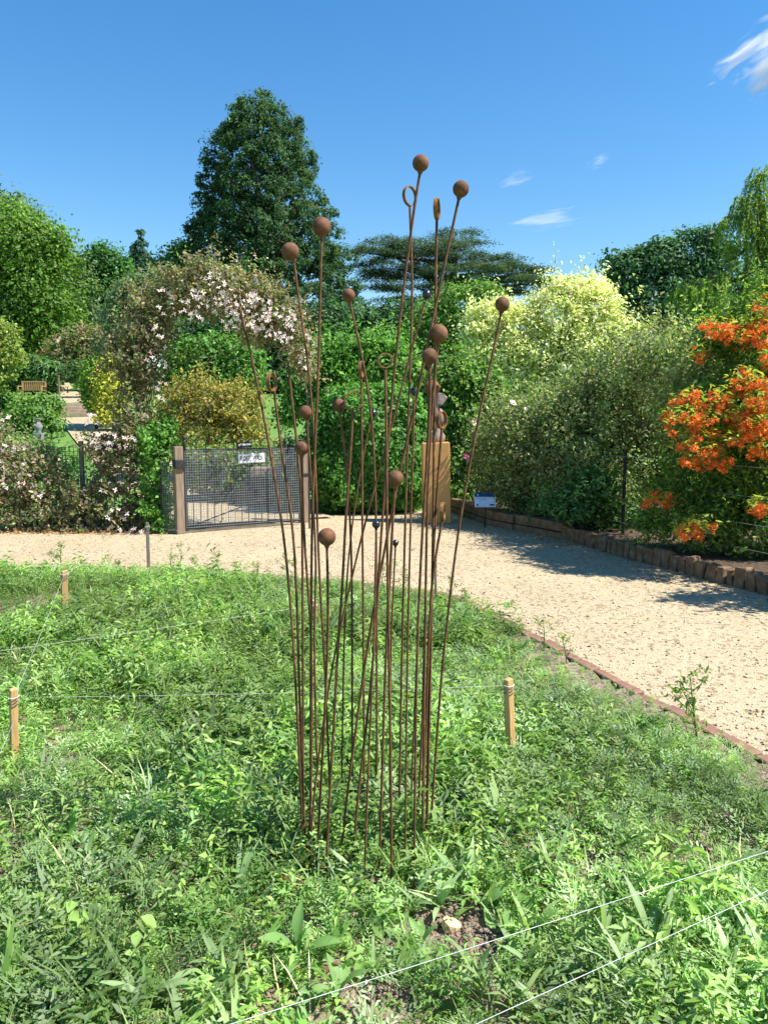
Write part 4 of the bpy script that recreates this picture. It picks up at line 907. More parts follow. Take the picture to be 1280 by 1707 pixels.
# (kind, size, [head px ... base px]); kinds: ball, black, ring (face turned by angle)
ST = [
 ('ring', 28, 20, [(397, 498), (400, 512), (425, 620), (447, 730), (472, 880), (484, 1000), (492, 1120), (502, 1320), (505, 1412)]),
 ('ring', 32, 74, [(453, 637), (457, 652), (468, 740), (489, 880), (495, 1000), (498, 1120), (505, 1320), (510, 1418)]),
 ('ring', 27, 8, [(478, 591), (480, 604), (488, 680), (496, 745), (502, 830), (504, 880), (505, 1080), (505, 1320), (505, 1404)]),
 ('ball', 24, 0, [(503, 747), (503, 760), (506, 880), (513, 974), (518, 1044), (520, 1120), (519, 1320), (514, 1426)]),
 ('ball', 22, 0, [(509, 687), (511, 698), (518, 789), (523, 850), (527, 940), (525, 1010), (524, 1080), (527, 1240), (533, 1345)]),
 ('ball', 28, 0, [(484, 419), (490, 434), (500, 515), (510, 577), (521, 683), (525, 760), (529, 871), (534, 990), (540, 1080), (546, 1220), (551, 1345)]),
 ('ball', 30, 0, [(536, 378), (536, 394), (532, 577), (528, 683), (522, 812), (520, 880), (518, 1080), (518, 1320), (516, 1430)]),
 ('ball', 30, 0, [(545, 895), (545, 911), (547, 1000), (546, 1080), (541, 1200), (533, 1340), (528, 1442)]),
 ('ball', 21, 0, [(581, 492), (583, 503), (600, 577), (611, 636), (619, 690), (624, 772), (627, 871), (628, 1000), (628, 1336)]),
 ('black', 13, 0, [(622, 689), (618, 700), (610, 737), (600, 789), (588, 866), (578, 960), (573, 1080), (569, 1329)]),
 ('black', 15, 0, [(711, 491), (708, 503), (690, 567), (671, 640), (647, 732), (606, 880), (578, 1000), (551, 1120), (523, 1320), (517, 1436)]),
 ('ring', 31, 14, [(589, 668), (588, 684), (584, 760), (577, 850), (571, 974), (564, 1063), (557, 1200), (549, 1330), (543, 1465)]),
 ('ball', 22, 0, [(565, 675), (567, 688), (578, 780), (584, 870), (587, 980), (587, 1200), (587, 1331)]),
 ('ring', 28, 80, [(602, 616), (602, 631), (603, 740), (604, 880), (606, 1080), (607, 1337)]),
 ('black', 14, 0, [(627, 874), (627, 883), (625, 1000), (622, 1100), (612, 1320), (607, 1491)]),
 ('ball', 26, 0, [(701, 272), (700, 287), (689, 355), (670, 499), (652, 667), (636, 880), (629, 1000), (619, 1140), (597, 1320), (588, 1437)]),
 ('ball', 27, 0, [(659, 797), (658, 812), (654, 880), (648, 990), (642, 1120), (636, 1320), (632, 1459)]),
 ('ball', 26, 0, [(768, 315), (765, 329), (736, 462), (694, 665), (667, 782), (648, 880), (625, 1002), (606, 1120), (579, 1320), (567, 1432)]),
 ('ring', 25, 18, [(642, 601), (642, 614), (644, 740), (645, 880), (648, 1080), (651, 1250), (653, 1477)]),
 ('black', 11, 0, [(659, 905), (659, 912), (656, 974), (652, 1060), (650, 1200), (649, 1369)]),
 ('ring', 31, 48, [(683, 327), (683, 343), (686, 427), (687, 525), (682, 640), (675, 880), (669, 1120), (665, 1361)]),
 ('black', 12, 0, [(689, 652), (690, 662), (688, 760), (684, 880), (678, 1120), (675, 1447)]),
 ('ball', 26, 0, [(716, 594), (716, 609), (717, 680), (708, 820), (702, 920), (694, 1100), (690, 1457)]),
 ('black', 14, 0, [(711, 609), (713, 620), (715, 680), (706, 850), (697, 1040), (688, 1250), (684, 1363)]),
 ('ring', 33, 76, [(728, 348), (728, 364), (726, 480), (724, 640), (722, 870), (718, 1080), (713, 1320), (710, 1422)]),
 ('ball', 30, 0, [(731, 556), (730, 573), (723, 640), (716, 740), (711, 880), (708, 1080), (705, 1320), (703, 1430)]),
 ('ball', 26, 0, [(720, 647), (719, 662), (717, 720), (712, 850), (709, 1000), (704, 1200), (696, 1380)]),
 ('ring', 29, 56, [(736, 700), (736, 715), (728, 824), (722, 920), (716, 1080), (712, 1300), (711, 1420)]),
 ('ring', 30, 78, [(738, 852), (737, 867), (726, 927), (718, 990), (713, 1100), (707, 1280), (703, 1424)]),
 ('ball', 24, 0, [(837, 507), (835, 521), (819, 600), (797, 696), (764, 880), (748, 1010), (736, 1120), (723, 1300), (716, 1400)]),
]
for kind, size, ang, pts in ST:
    base = at_z(pts[-1][0], pts[-1][1], .055); Yb = base[1]; m = ppm(Yb)/cp
    W_ = [at_y(x, y, Yb) for x, y in pts]
    r = size*m/2
    thin = .0034 if kind == 'black' else .0044
    path = [tuple(w) for w in W_[1:]] + [(W_[-1][0], Yb, .03)]
    path = smooth_poly(path, 2)
    stem = MB().tube(path, thin, n=8).obj('stem', RUST_ROD, art, smooth=True)
    h = W_[0]
    if kind in ('ball', 'black'):
        k = MB(); k.sphere(h, r, 24, 16)
        d = unit((W_[1]-h)[None])[0]
        k.tube([h+d*r*.93, h+d*r*1.12, h+d*r*1.3], [r*.38, thin*1.7, thin*1.15], n=10, cap=False)
        k.obj('ball', STEEL if kind == 'black' else RUST, stem, smooth=True)
    else:
        a = math.radians(ang)
        ex = np.array([math.cos(a), math.sin(a), 0]); ey = np.array([-math.sin(a), math.cos(a), 0]); ez = np.array([0, 0, 1.0])
        n = 32; R1, R0, hd_ = r, r-.0034, .0062
        P = []
        for j in range(n):
            g = 2*math.pi*j/n; rd_ = ex*math.cos(g)+ez*math.sin(g)
            for rr, o_ in ((R1, -hd_), (R1, hd_), (R0, hd_), (R0, -hd_)): P.append(h+rd_*rr+ey*o_)
        Fs = [(4*j+q, 4*j+(q+1) % 4, 4*((j+1) % n)+(q+1) % 4, 4*((j+1) % n)+q) for j in range(n) for q in range(4)]
        MB().add(P, [f[::-1] for f in Fs]).obj('ring', RUST_RING, stem)

# ------------------------------------------------------------------ stakes and strings
def stake(px, ptop, pbase, wpx, label, mat=STAKEW, zb=.06, lean=0, z_only=None):
    b = at_z(px+lean, pbase, zb); Yb = b[1]; tp = at_y(px, ptop, Yb); w = wpx*ppm(Yb)
    return stake_at((b[0], Yb), (tp[0], tp[2]), w, label, mat)
def stake_at(b, top, w, label, mat=STAKEW):
    t = empty('wooden_stake', (b[0], b[1], 0), label, 'stake')
    rz = rng.uniform(.25, .6); m_ = MB(); P = []
    zs = [-.05, .1, top[1]*.6, top[1]*.93, top[1]]
    for z in zs:
        x = b[0]+(top[0]-b[0])*max(0, z)/top[1]
        for k in range(4):
            g = rz+math.pi/2*k+math.pi/4; k_ = w*.62*(1.06 if k % 2 else .94)*(.92 if z == top[1] else 1)
            P.append((x+k_*math.cos(g)+rng.normal(0, .001), b[1]+k_*math.sin(g)*.8, z+(rng.normal(0, .006) if z == top[1] else 0)))
    Fs = [(4*i+k, 4*i+(k+1) % 4, 4*i+4+(k+1) % 4, 4*i+4+k) for i in range(4) for k in range(4)]+[(16, 17, 18, 19), (3, 2, 1, 0)]
    m_.add(P, Fs).obj('shaft', mat, t, bevel=.003)
    for k in range(3):
        z = top[1]-.03-.018*k; x = b[0]+(top[0]-b[0])*z/top[1]
        MB().tube([(x+w*.66*math.cos(g), b[1]+w*.56*math.sin(g), z+.004*math.sin(g+k)) for g in np.linspace(0, 2*math.pi, 13)], .0022, n=4, cap=False).obj('binding', STRING if k == 0 else OLDSTAKE, t)
    return np.array([top[0], b[1], top[1]-.035])
sA = stake(23, 1150, 1262, 14, 'sawn pale timber stake wound round the top with several turns of twine', lean=1)
sR = stake(847, 1130, 1268, 14, 'golden timber stake between the rusty stems and the curving brick edge', lean=6)
sB = stake(108, 950, 1016, 11, 'short timber stake at the back of the bed near the clematis')
sG = stake(246, 872, 944, 6, 'slim grey weathered stake on the brick edge facing the gate', mat=OLDSTAKE, lean=2)
sC = stake(524, 1001, 1050, 8, 'small pale stake standing in the bed directly behind the rusty stems')
sD = stake(726, 932, 992, 4, 'grey weathered stake where the brick edge bends, behind the rusty stems', mat=OLDSTAKE)
sE = stake_at((3.1, 3.15), (3.1, .42), .03, 'weathered stake at the far end of the curving brick edge', OLDSTAKE)
sF = stake_at((1.95, 2.72), (1.95, .38), .03, 'timber stake holding the two white strings over the bare soil')
sH = stake_at((-1.05, 1.28), (-1.05, .34), .03, 'timber stake at the front of the bed tying two white strings')
sL = stake_at((-2.95, 3.68), (-2.95, .36), .03, 'timber stake at the side of the bed beyond the twine wound one')
def string(a, b, label, sag=.01, r=.0010):
    a = np.array(a, float); b = np.array(b, float)
    pts = [a+(b-a)*u-np.array([0, 0, sag*4*u*(1-u)]) for u in np.linspace(0, 1, 9)]
    o = MB().tube(pts, r, n=5).obj('string', STRING, smooth=True); tag(o, label, 'string')
dn = np.array([0, 0, -.10])
q1, q2 = at_z(1280, 1415, .30), at_z(370, 1707, .30); e = q1-q2
string(q2-e*.45, q1+e*.5, 'upper white string crossing the front of the bed above the bare soil', r=.0010)
q1, q2 = at_z(1280, 1480, .22), at_z(780, 1707, .22); e = q1-q2
string(q2-e*1.2, q1+e*.85, 'lower white string crossing the front corner of the bed', r=.0010)
string(sA, sR, 'thin string from the twine wound stake to the golden stake', r=.0007)
string(sA, sB, 'thin string from the twine wound stake to the clematis side stake', r=.0008)
string(sL, sC, 'thin string slanting over the bed to the stake behind the stems', r=.0009)
string(sA+dn, sH, 'thin slack string from the twine wound stake to the front stake', r=.0007, sag=.03)
string(sB, sG, 'thin string joining the two stakes at the back of the bed', r=.0007)
string(sG, sD, 'thin string over the brick edge between the two grey stakes', r=.0008)
string(sD, sE, 'thin string running above the curving brick edge', r=.0008)
string(sC, sD, 'short string behind the rusty stems', r=.0007)

# ------------------------------------------------------------------ left garden beyond the fence: steps, bench, urn
stp = empty('stone_steps', (-14.3, 36.2, float(terr(36))), 'short flight of stone steps on the rising garden path', 'steps')
dirp = unit(np.array([[-.46, 1.0]]))[0]; nrp = np.array([dirp[1], -dirp[0]])
for k in range(4):
    c = np.array([-14.15, 35.6])+dirp*(.42*k+.25); z = float(terr(35.6))+.15*k
    MB().box((c[0], c[1], z+.03), (1.75, .46, .30), [(nrp[0], nrp[1], 0), (dirp[0], dirp[1], 0), (0, 0, 1)], jit=.012).obj('step', WALLST, stp, bevel=.02)
for s_, h in ((-1, .75), (1, .45)):
    c = np.array([-14.15, 35.6])+dirp*.9+nrp*(1.05*s_); z = float(terr(35.5))
    MB().box((c[0], c[1], z+.3), (.32, 1.7, h+.6), [(nrp[0], nrp[1], 0), (dirp[0], dirp[1], 0), (0, 0, 1)], jit=.015).obj('cheek_wall', WALLST, stp, bevel=.02)
tw = empty('terrace_wall', (-19, 36.6, float(terr(36))), 'low stone retaining wall below the garden bench', 'wall')
x = -15.6
while x > -24:
    L = rng.uniform(.5, .9)
    for r_ in range(2): MB().box((x-L/2, 36.7+rng.normal(0, .02), float(terr(36))+.16+.27*r_), (L-.02, .35, .26), jit=.012).obj('stone', WALLST, tw, bevel=.02)
    x -= L
hr = empty('handrail_post', (-15.75, 38.0, float(terr(38.0))), 'thin wooden handrail post at the top of the steps', 'post')
MB().box((-15.75, 38.0, float(terr(38))+.6), (.07, .07, 1.3)).obj('shaft', POSTW, hr, bevel=.006)
MB().box((-15.75, 38.0, float(terr(38))+1.27), (.1, .1, .05)).obj('cap', POSTW, hr, bevel=.006)
by = 41.5; bx = at_y(54, 660, by)[0]; bz = float(terr(by))
bn = empty('garden_bench', (bx, by, bz), 'slatted teak garden bench on the terrace before the dark shrubs', 'bench')
for k in range(4): MB().box((bx, by-.12+.13*k-.1, bz+.43), (1.25, .10, .03)).obj('seat_slat', BENCHW, bn)
for k in range(11): MB().box((bx-.55+.11*k, by+.30, bz+.67), (.055, .025, .40)).obj('back_slat', BENCHW, bn)
MB().box((bx, by+.30, bz+.89), (1.3, .04, .07)).obj('top_rail', BENCHW, bn)
for sx in (-1, 1):
    MB().box((bx+sx*.62, by-.25, bz+.3), (.06, .06, .62)).obj('leg', BENCHW, bn); MB().box((bx+sx*.62, by+.30, bz+.44), (.06, .06, .92)).obj('leg', BENCHW, bn)
    MB().box((bx+sx*.62, by+.02, bz+.64), (.07, .62, .035)).obj('arm', BENCHW, bn)
uy = 24.5; up_ = at_y(65, 722, uy); uz = float(terr(uy))
urn = empty('stone_urn', (up_[0], uy, uz), 'pale grey stone urn with flared rim among the rose bed', 'urn')
z0u = up_[2]
MB().box((up_[0], uy, (uz+z0u)/2), (.26, .26, max(.1, z0u-uz))).obj('plinth', URNST, urn, bevel=.01)
MB().lathe((up_[0], uy, z0u), [(.08, 0), (.09, .03), (.06, .06), (.12, .13), (.135, .20), (.11, .28), (.07, .35), (.065, .39), (.13, .43), (.16, .45), (.155, .47), (.1, .46)], 20).obj('vase', URNST, urn, smooth=True)
wy = 66; wp = at_y(86, 611, wy); wz = float(terr(wy))
wb = empty('blue_bin', (wp[0], wy, wz), 'bright blue plastic bin far off beneath the bright broadleaf tree', 'bin')
hb = max(.4, wp[2]-wz)
MB().add([(wp[0]+x_*w_, wy+y_*w_*.8, z_) for z_, w_ in ((wz, .22), (wz+hb, .3)) for x_, y_ in ((-1, -1), (1, -1), (1, 1), (-1, 1))], [(0, 1, 5, 4), (1, 2, 6, 5), (2, 3, 7, 6), (3, 0, 4, 7), (4, 5, 6, 7), (3, 2, 1, 0)]).obj('body', BLUE, wb, bevel=.02)
MB().box((wp[0], wy, wz+hb+.03), (.66, .56, .05)).obj('lid', BLUE, wb, bevel=.02)

# ------------------------------------------------------------------ the wildflower bed: ground cover
def frond(pairs, L, w, el0, el1):
    """feathery leaf: curved rachis with narrow pinnae; grows along +Y, up +Z"""
    V, T = [], []
    y = z = 0.0; seg = L/pairs
    for k in range(pairs+1):
        t = k/pairs; el = el0+(el1-el0)*t
        if k: y += seg*math.cos(el); z += seg*math.sin(el)
        if k == 0: continue
        pl = w*(math.sin(math.pi*min(1, t*.93+.08))**.7)*(1+rng.normal(0, .12)); sy_ = math.cos(el); sz_ = math.sin(el)
        for sd_ in (-1, 1):
            fy = .45+rng.normal(0, .15); lift = rng.normal(.1, .3)
            tip = (sd_*pl, y+fy*pl*sy_, z+fy*pl*sz_+lift*pl); b = len(V); h = seg*.24
            mid = (sd_*pl*.55, y+fy*pl*.5*sy_+h*sy_*1.3, z+fy*pl*.5*sz_+lift*pl*.5+h*.8)
            mi2 = (sd_*pl*.5, y+fy*pl*.4*sy_-h*sy_, z+fy*pl*.4*sz_+lift*pl*.4-h*.3)
            V += [(0, y-h*sy_*.4, z-h*sz_*.4), mid, tip, mi2]; T += [(b, b+2, b+1), (b, b+3, b+2)]
    return np.array(V), np.array(T)
def blade(L, w, el0, el1, n=4, cup=.2, belly=.45):
    V, T = [], []; y = z = 0.0
    for k in range(n+1):
        t = k/n; el = el0+(el1-el0)*t
        if k: y += L/n*math.cos(el); z += L/n*math.sin(el)
        ww = w*.5*max(.02, math.sin(math.pi*min(.98, (t**(math.log(.5)/math.log(belly)))*.96+.04)))
        V += [(-ww, y, z+ww*cup), (0, y, z), (ww, y, z+ww*cup)]
    for k in range(n):
        for j in (0, 1):
            a = 3*k+j; T += [(a, a+1, a+4), (a, a+4, a+3)]
    return np.array(V), np.array(T)
def join(parts):
    V, T, n = [], [], 0
    for v, t in parts: V.append(v); T.append(t+n); n += len(v)
    return np.concatenate(V), np.concatenate(T)
def rotz(V, a):
    c, s = math.cos(a), math.sin(a); return np.stack([V[:, 0]*c-V[:, 1]*s, V[:, 0]*s+V[:, 1]*c, V[:, 2]], 1)
def sprig(H_, nl, L, w):
    P = np.array([(rng.normal(0, .004), rng.normal(0, .004), H_*(.25+.75*k/nl)*.96) for k in range(nl)]); a = 2.4*np.arange(nl)+rng.normal(0, .3, nl)
    T_ = unit(np.stack([np.cos(a), np.sin(a), rng.uniform(-.2, .5, nl)], 1)); Ls = L*(1-.3*np.arange(nl)/nl)
    N_ = unit(np.array([0, 0, 1.0])+rng.normal(size=(nl, 3))*.35)
    v, t = leaf_faces(P+T_*Ls[:, None]*.55, N_, Ls, w/L, T=T_)
    st = np.array([(-.0018, 0, 0), (.0018, 0, 0), (0, 0, H_)]); return join([(v, t), (st, np.array([(0, 1, 2)]))])
def strap(L, w, el0, el1, n=3):
    V, T = [], []; y = z = 0.0
    for k in range(n+1):
        t = k/n; el = el0+(el1-el0)*t
        if k: y += L/n*math.cos(el); z += L/n*math.sin(el)
        ww = w*.5*(.55+.45*math.sin(math.pi*min(t*1.1, 1)) if k < n else .05); V += [(-ww, y, z), (ww, y, z)]
    for k in range(n): a = 2*k; T += [(a, a+1, a+3), (a, a+3, a+2)]
    return np.array(V), np.array(T)
def tuft(nb, L, w):
    return join([(lambda vt: (rotz(vt[0], rng.uniform(0, 6.28)), vt[1]))(strap(L*rng.uniform(.6, 1.1), w, rng.uniform(1.0, 1.45), rng.uniform(.1, 1.0))) for _ in range(nb)])
def ferny(nf, L, w, pairs):
    return join([(lambda vt: (rotz(vt[0], 6.28*k/nf+rng.normal(0, .4)), vt[1]))(frond(pairs, L*rng.uniform(.7, 1.15), w*rng.uniform(.8, 1.15), rng.uniform(.9, 1.4), rng.uniform(-.2, .6))) for k in range(nf)])
SOILSPOT = [(at_z(x, y)[:2], a, b) for x, y, a, b in [(745, 1570, .13, .11), (800, 1615, .11, .07), (655, 1600, .04, .04), (1000, 1540, .06, .03), (930, 1500, .05, .03), (1090, 1640, .05, .03), (640, 1690, .06, .03), (900, 1690, .06, .03), (480, 1685, .05, .03), (650, 1350, .05, .22), (660, 1260, .06, .2), (1190, 1440, .10, .06)]]
def soil_free(x, y):
    k = np.ones(len(x), bool)
    for c, a, b in SOILSPOT: k &= (((x-c[0])/a)**2+((y-c[1])/b)**2 > 1+.6*(vnoise(x, y, 14)-.5)*2)
    return k
def bed_points(n, ymin=1.25, ymax=8.7, dens_pow=.9):
    """points over the part of the bed in view and a margin round it"""
    y = ymin+(ymax-ymin)*rng.random(n*4)**(1/1.25); hw = .62*y+.9; x = (rng.random(n*4)*2-1)*hw
    k = rng.random(n*4) < (hw/(.62*ymax+.9))**.25
    x, y = x[k], y[k]; k = in_bed(x, y, .05) & soil_free(x, y) & (x > -7.0); return x[k][:n], y[k][:n]
def scatter(name, templates, x, y, scale, cols, label, cat, tilt=.2, var=.2, mat=None, dz=0.0):
    Vs, Ts, Cs = [], [], []; nv = 0; n = len(x); k = rng.integers(0, len(templates), n); z = soil_z(x, y)+dz
    patch = .95*np.exp((vnoise(x, y, 1.7)-.5)*.8); scale = scale*np.maximum(np.clip((edge_dist(x, y)-.02)/.40, .42, 1), (vnoise(x+7, y, 1.6) > .70)*.8)*np.where(y < 2.6, .85, 1)*(.62+.85*vnoise(x+3, y+5, 1.15))*np.where(np.hypot(x+2.6, y-6.2) < .7, .6, 1)
    for j, (V, T) in enumerate(templates):
        i = np.where(k == j)[0]; m = len(i)
        if m == 0: continue
        a = rng.random(m)*6.283; c, s = np.cos(a)[:, None], np.sin(a)[:, None]; sc = scale[i][:, None]
        Q = np.empty((m, len(V), 3)); Q[..., 0] = (V[:, 0]*c-V[:, 1]*s)*sc; Q[..., 1] = (V[:, 0]*s+V[:, 1]*c)*sc; Q[..., 2] = V[:, 2]*sc*np.exp(rng.normal(0, .15, (m, 1)))
        tx, ty = rng.normal(0, tilt, m)[:, None], rng.normal(0, tilt, m)[:, None]; Q[..., 0] += Q[..., 2]*tx; Q[..., 1] += Q[..., 2]*ty
        Q[..., 0] += x[i][:, None]; Q[..., 1] += y[i][:, None]; Q[..., 2] += z[i][:, None]
        col = pick_cols(m, cols, var, patch[i]); Cs.append(np.repeat(col, len(V), 0)*np.exp(rng.normal(0, .07, (m*len(V), 1))))
        Vs.append(Q.reshape(-1, 3)); Ts.append((T[None]+(np.arange(m)*len(V))[:, None, None]+nv).reshape(-1, 3)); nv += m*len(V)
    o = link(name, mk_mesh(name, np.concatenate(Vs), np.concatenate(Ts), np.clip(np.concatenate(Cs), 0, .9)), mat or LEAF)
    return tag(o, label, cat, kind='stuff')
FERN = [(0.085, 0.158, 0.04), (0.118, 0.20, 0.05), (0.158, 0.245, 0.076), (0.112, 0.18, 0.068)]
GREY_G = [(0.17, 0.235, 0.115), (0.21, 0.275, 0.15), (0.14, 0.205, 0.09)]
LIME = [(0.125, 0.235, 0.046), (0.18, 0.285, 0.064), (0.23, 0.32, 0.095)]
GR = [(0.095, 0.18, 0.042), (0.145, 0.23, 0.06), (0.19, 0.265, 0.095)]
# feathery leaves, the mat of the bed
x, y = bed_points(5900); f = vnoise(x, y, 1.1); k = f > .18; x, y, f = x[k], y[k], f[k]; sc_ = (.65+.65*rng.random(len(x)))*(.7+.6*f); k = y < 4.3
scatter('feathery_weeds', [ferny(5, .13, .025, 9) for _ in range(8)], x[k], y[k], sc_[k], FERN, 'feathery green weeds carpeting the front of the wildflower bed', 'weeds')
scatter('feathery_weeds', [ferny(4, .13, .027, 6) for _ in range(8)], x[~k], y[~k], sc_[~k], FERN, 'feathery green weeds carpeting the back of the wildflower bed', 'weeds')
x, y = bed_points(2300); f = vnoise(x+40, y, .9); k = f > .48; x, y = x[k], y[k]
scatter('feathery_weeds', [ferny(5, .15, .026, 9) for _ in range(5)], x, y, .7+.7*rng.random(len(x)), GREY_G, 'greyish feathery weed tufts among the greener ones', 'weeds')
# small-leaved sprigs
x, y = bed_points(7000)
scatter('leafy_weeds', [sprig(.07+.06*rng.random(), 9, .035, .0125) for _ in range(8)], x, y, .7+.8*rng.random(len(x)), FERN+LIME, 'small leaved green seedlings filling the wildflower bed', 'weeds', tilt=.3)
x, y = bed_points(1900); f = vnoise(x+9, y+3, .8); k = f > .46; x, y = x[k], y[k]
scatter('leafy_weeds', [sprig(.13+.06*rng.random(), 13, .054, .0145) for _ in range(6)], x, y, .8+.6*rng.random(len(x)), GR, 'taller leafy seedlings in clumps across the bed', 'weeds', tilt=.25)
# grassy and lance-leaved tufts
x, y = bed_points(2600)
scatter('grass_tufts', [tuft(7, .15, .005) for _ in range(6)], x, y, .6+.8*rng.random(len(x)), GR+GREY_G[:1], 'thin grass blades between the weeds', 'grass', tilt=.2)
x, y = bed_points(1500); f = vnoise(x+21, y+8, .8); k = f > .42; x, y = x[k], y[k]
scatter('lance_leaved_weeds', [tuft(7, .16, .016) for _ in range(6)], x, y, .6+.7*rng.random(len(x)), GREY_G+GR, 'strappy lance leaved weeds scattered through the bed', 'weeds', tilt=.2)
# dry straw and a few reddish leaves
x, y = bed_points(420)
scatter('dry_stalks', [tuft(3, .15, .004) for _ in range(4)], x, y, .7+.7*rng.random(len(x)), [(0.42, 0.34, 0.19), (0.34, 0.26, 0.14), (0.50, 0.42, 0.27)], 'dry straw coloured stalks among the weeds', 'stalks', tilt=.6)
x, y = bed_points(40)
scatter('red_seedlings', [sprig(.07, 7, .045, .02) for _ in range(4)], x, y, .7+.6*rng.random(len(x)), [(0.15, 0.06, 0.035), (0.18, 0.085, 0.05), (0.13, 0.07, 0.05)], 'small red brown leaved seedlings among the weeds', 'weeds', tilt=.3)
# low cress right on the soil
x, y = bed_points(7000)
scatter('low_weeds', [sprig(.025, 6, .03, .018) for _ in range(5)], x, y, .7+.9*rng.random(len(x)), LIME+FERN, 'tiny low weeds covering the soil', 'weeds', tilt=.4)

# bigger single plants of the foreground: an Empty with its leaves as parts
leafdata = {}
def leaf_shape(kind):
    if kind not in leafdata:
        L_ = []
        for v in range(4):
            if kind == 'lance': V, T = blade(.18, .021, rng.uniform(.75, 1.35), rng.uniform(-.7, .6), 6, belly=.55)
            elif kind == 'broad': V, T = blade(.13, .036, rng.uniform(.4, 1.0), rng.uniform(-.7, .2), 6, cup=.35, belly=.6)
            elif kind == 'round': V, T = blade(.052, .036, rng.uniform(.3, .8), rng.uniform(-.3, .2), 4, cup=.25, belly=.55)
            else: V, T = blade(.10, .02, rng.uniform(.2, .8), rng.uniform(-.3, .3), 4)
            c0 = {'lance': (0.15, 0.215, 0.095), 'broad': (0.115, 0.20, 0.06), 'round': (0.165, 0.255, 0.07), 'stalk': (0.09, 0.16, 0.04)}[kind]
            col = np.array(c0)*np.exp(rng.normal(0, .12))*np.ones((len(V), 1)); col[1::3] *= 1.18     # paler midrib
            L_.append(mk_mesh('leaf', V, T, np.clip(col, 0, .9), smooth=True)); L_[-1].materials.append(LEAF)
        leafdata[kind] = L_
    return leafdata[kind]
def rosette(px, py, kind, nl, sc, label, group, z=.02, name='leafy_plant'):
    p = at_z(px, py, z); t = empty(name, (p[0], p[1], float(soil_z(p[0], p[1]))), label, 'plant', group)
    for k in range(nl):
        o = bpy.data.objects.new('leaf', random.choice(leaf_shape(kind))); COL.objects.link(o); o.parent = t
        s_ = sc*random.uniform(.65, 1.15); o.scale = (s_, s_, s_)
        o.rotation_euler = (random.uniform(-.4, .7), random.uniform(-.45, .45), 2.4*k+random.uniform(-.4, .4)); o.location = (random.uniform(-.01, .01), random.uniform(-.01, .01), .035*sc*k/nl if kind != 'round' else .012*k)
LL = 'rosette of long pale lance shaped leaves in the wildflower bed'; LB = 'clump of broad ribbed green leaves in the wildflower bed'; LR = 'clump of rounded yellow green leaves in the wildflower bed'
for (x_, y_, k_, n_, s_) in [(150, 1470, 'lance', 13, 1.15), (380, 1640, 'lance', 9, 1.0), (500, 1610, 'broad', 8, 1.0), (620, 1560, 'broad', 7, .9), (690, 1530, 'lance', 8, .9), (770, 1500, 'lance', 8, 1.0), (800, 1530, 'broad', 6, .9), (900, 1560, 'broad', 8, 1.0), (1000, 1600, 'lance', 9, 1.0), (1090, 1610, 'lance', 10, 1.15), (1160, 1560, 'broad', 8, 1.0), (1050, 1490, 'broad', 8, .9),
                             (960, 1440, 'lance', 7, .8), (880, 1640, 'lance', 7, .9), (1200, 1650, 'broad', 9, 1.0), (1240, 1560, 'broad', 7, .9), (560, 1690, 'broad', 7, .9), (800, 1680, 'lance', 8, 1.0), (1110, 1690, 'lance', 8, 1.0), (250, 1690, 'lance', 8, 1.0), (20, 1640, 'lance', 7, 1.0), (470, 1500, 'lance', 6, .8), (950, 1260, 'lance', 8, .8), (1000, 1210, 'lance', 8, .8), (880, 1240, 'broad', 9, .9), (800, 1230, 'broad', 9, 1.0), (770, 1290, 'broad', 8, .9), (760, 1110, 'broad', 8, 1.0), (850, 1020, 'broad', 8, .9),
                             (450, 1160, 'broad', 8, 1.0), (470, 1090, 'lance', 9, 1.0), (460, 1260, 'lance', 9, .9), (300, 1290, 'broad', 8, .8), (440, 1330, 'broad', 8, .9), (380, 1110, 'broad', 8, .9), (330, 1180, 'broad', 8, .9), (250, 1120, 'broad', 8, .9), (740, 1180, 'broad', 8, 1.0), (790, 1150, 'broad', 8, .9), (830, 1110, 'lance', 8, .9), (900, 1160, 'lance', 8, .8), (60, 1040, 'lance', 9, 1.0), (40, 990, 'lance', 9, 1.0), (150, 1000, 'lance', 8, .9), (410, 1480, 'broad', 7, .8), (340, 1570, 'broad', 7, .9), (1180, 1480, 'broad', 8, .9), (1020, 1400, 'broad', 7, .9), (1100, 1420, 'lance', 7, .8), (700, 1600, 'broad', 7, .9)]:
    lab = LL if k_ == 'lance' else LB
    rosette(x_, y_, k_, n_, s_, lab, 'lance leaved rosettes in the bed' if k_ == 'lance' else 'broad leaved clumps in the bed', name='lance_leaved_plant' if k_ == 'lance' else 'broad_leaved_plant')
for (x_, y_, n_, s_) in [(60, 1540, 8, .9), (120, 1580, 9, .9), (200, 1610, 8, .9), (230, 1640, 9, .9), (60, 1690, 8, .9), (260, 1590, 7, 1.0), (330, 1700, 7, 1.0), (130, 1660, 8, 1.1), (390, 1560, 6, .9), (600, 1640, 7, 1.0), (700, 1650, 6, 1.0), (530, 1440, 6, .9), (930, 1400, 7, 1.0), (300, 1440, 6, .9)]:
    rosette(x_, y_, 'round', n_, s_, LR, 'round leaved clumps in the bed', name='round_leaved_plant')
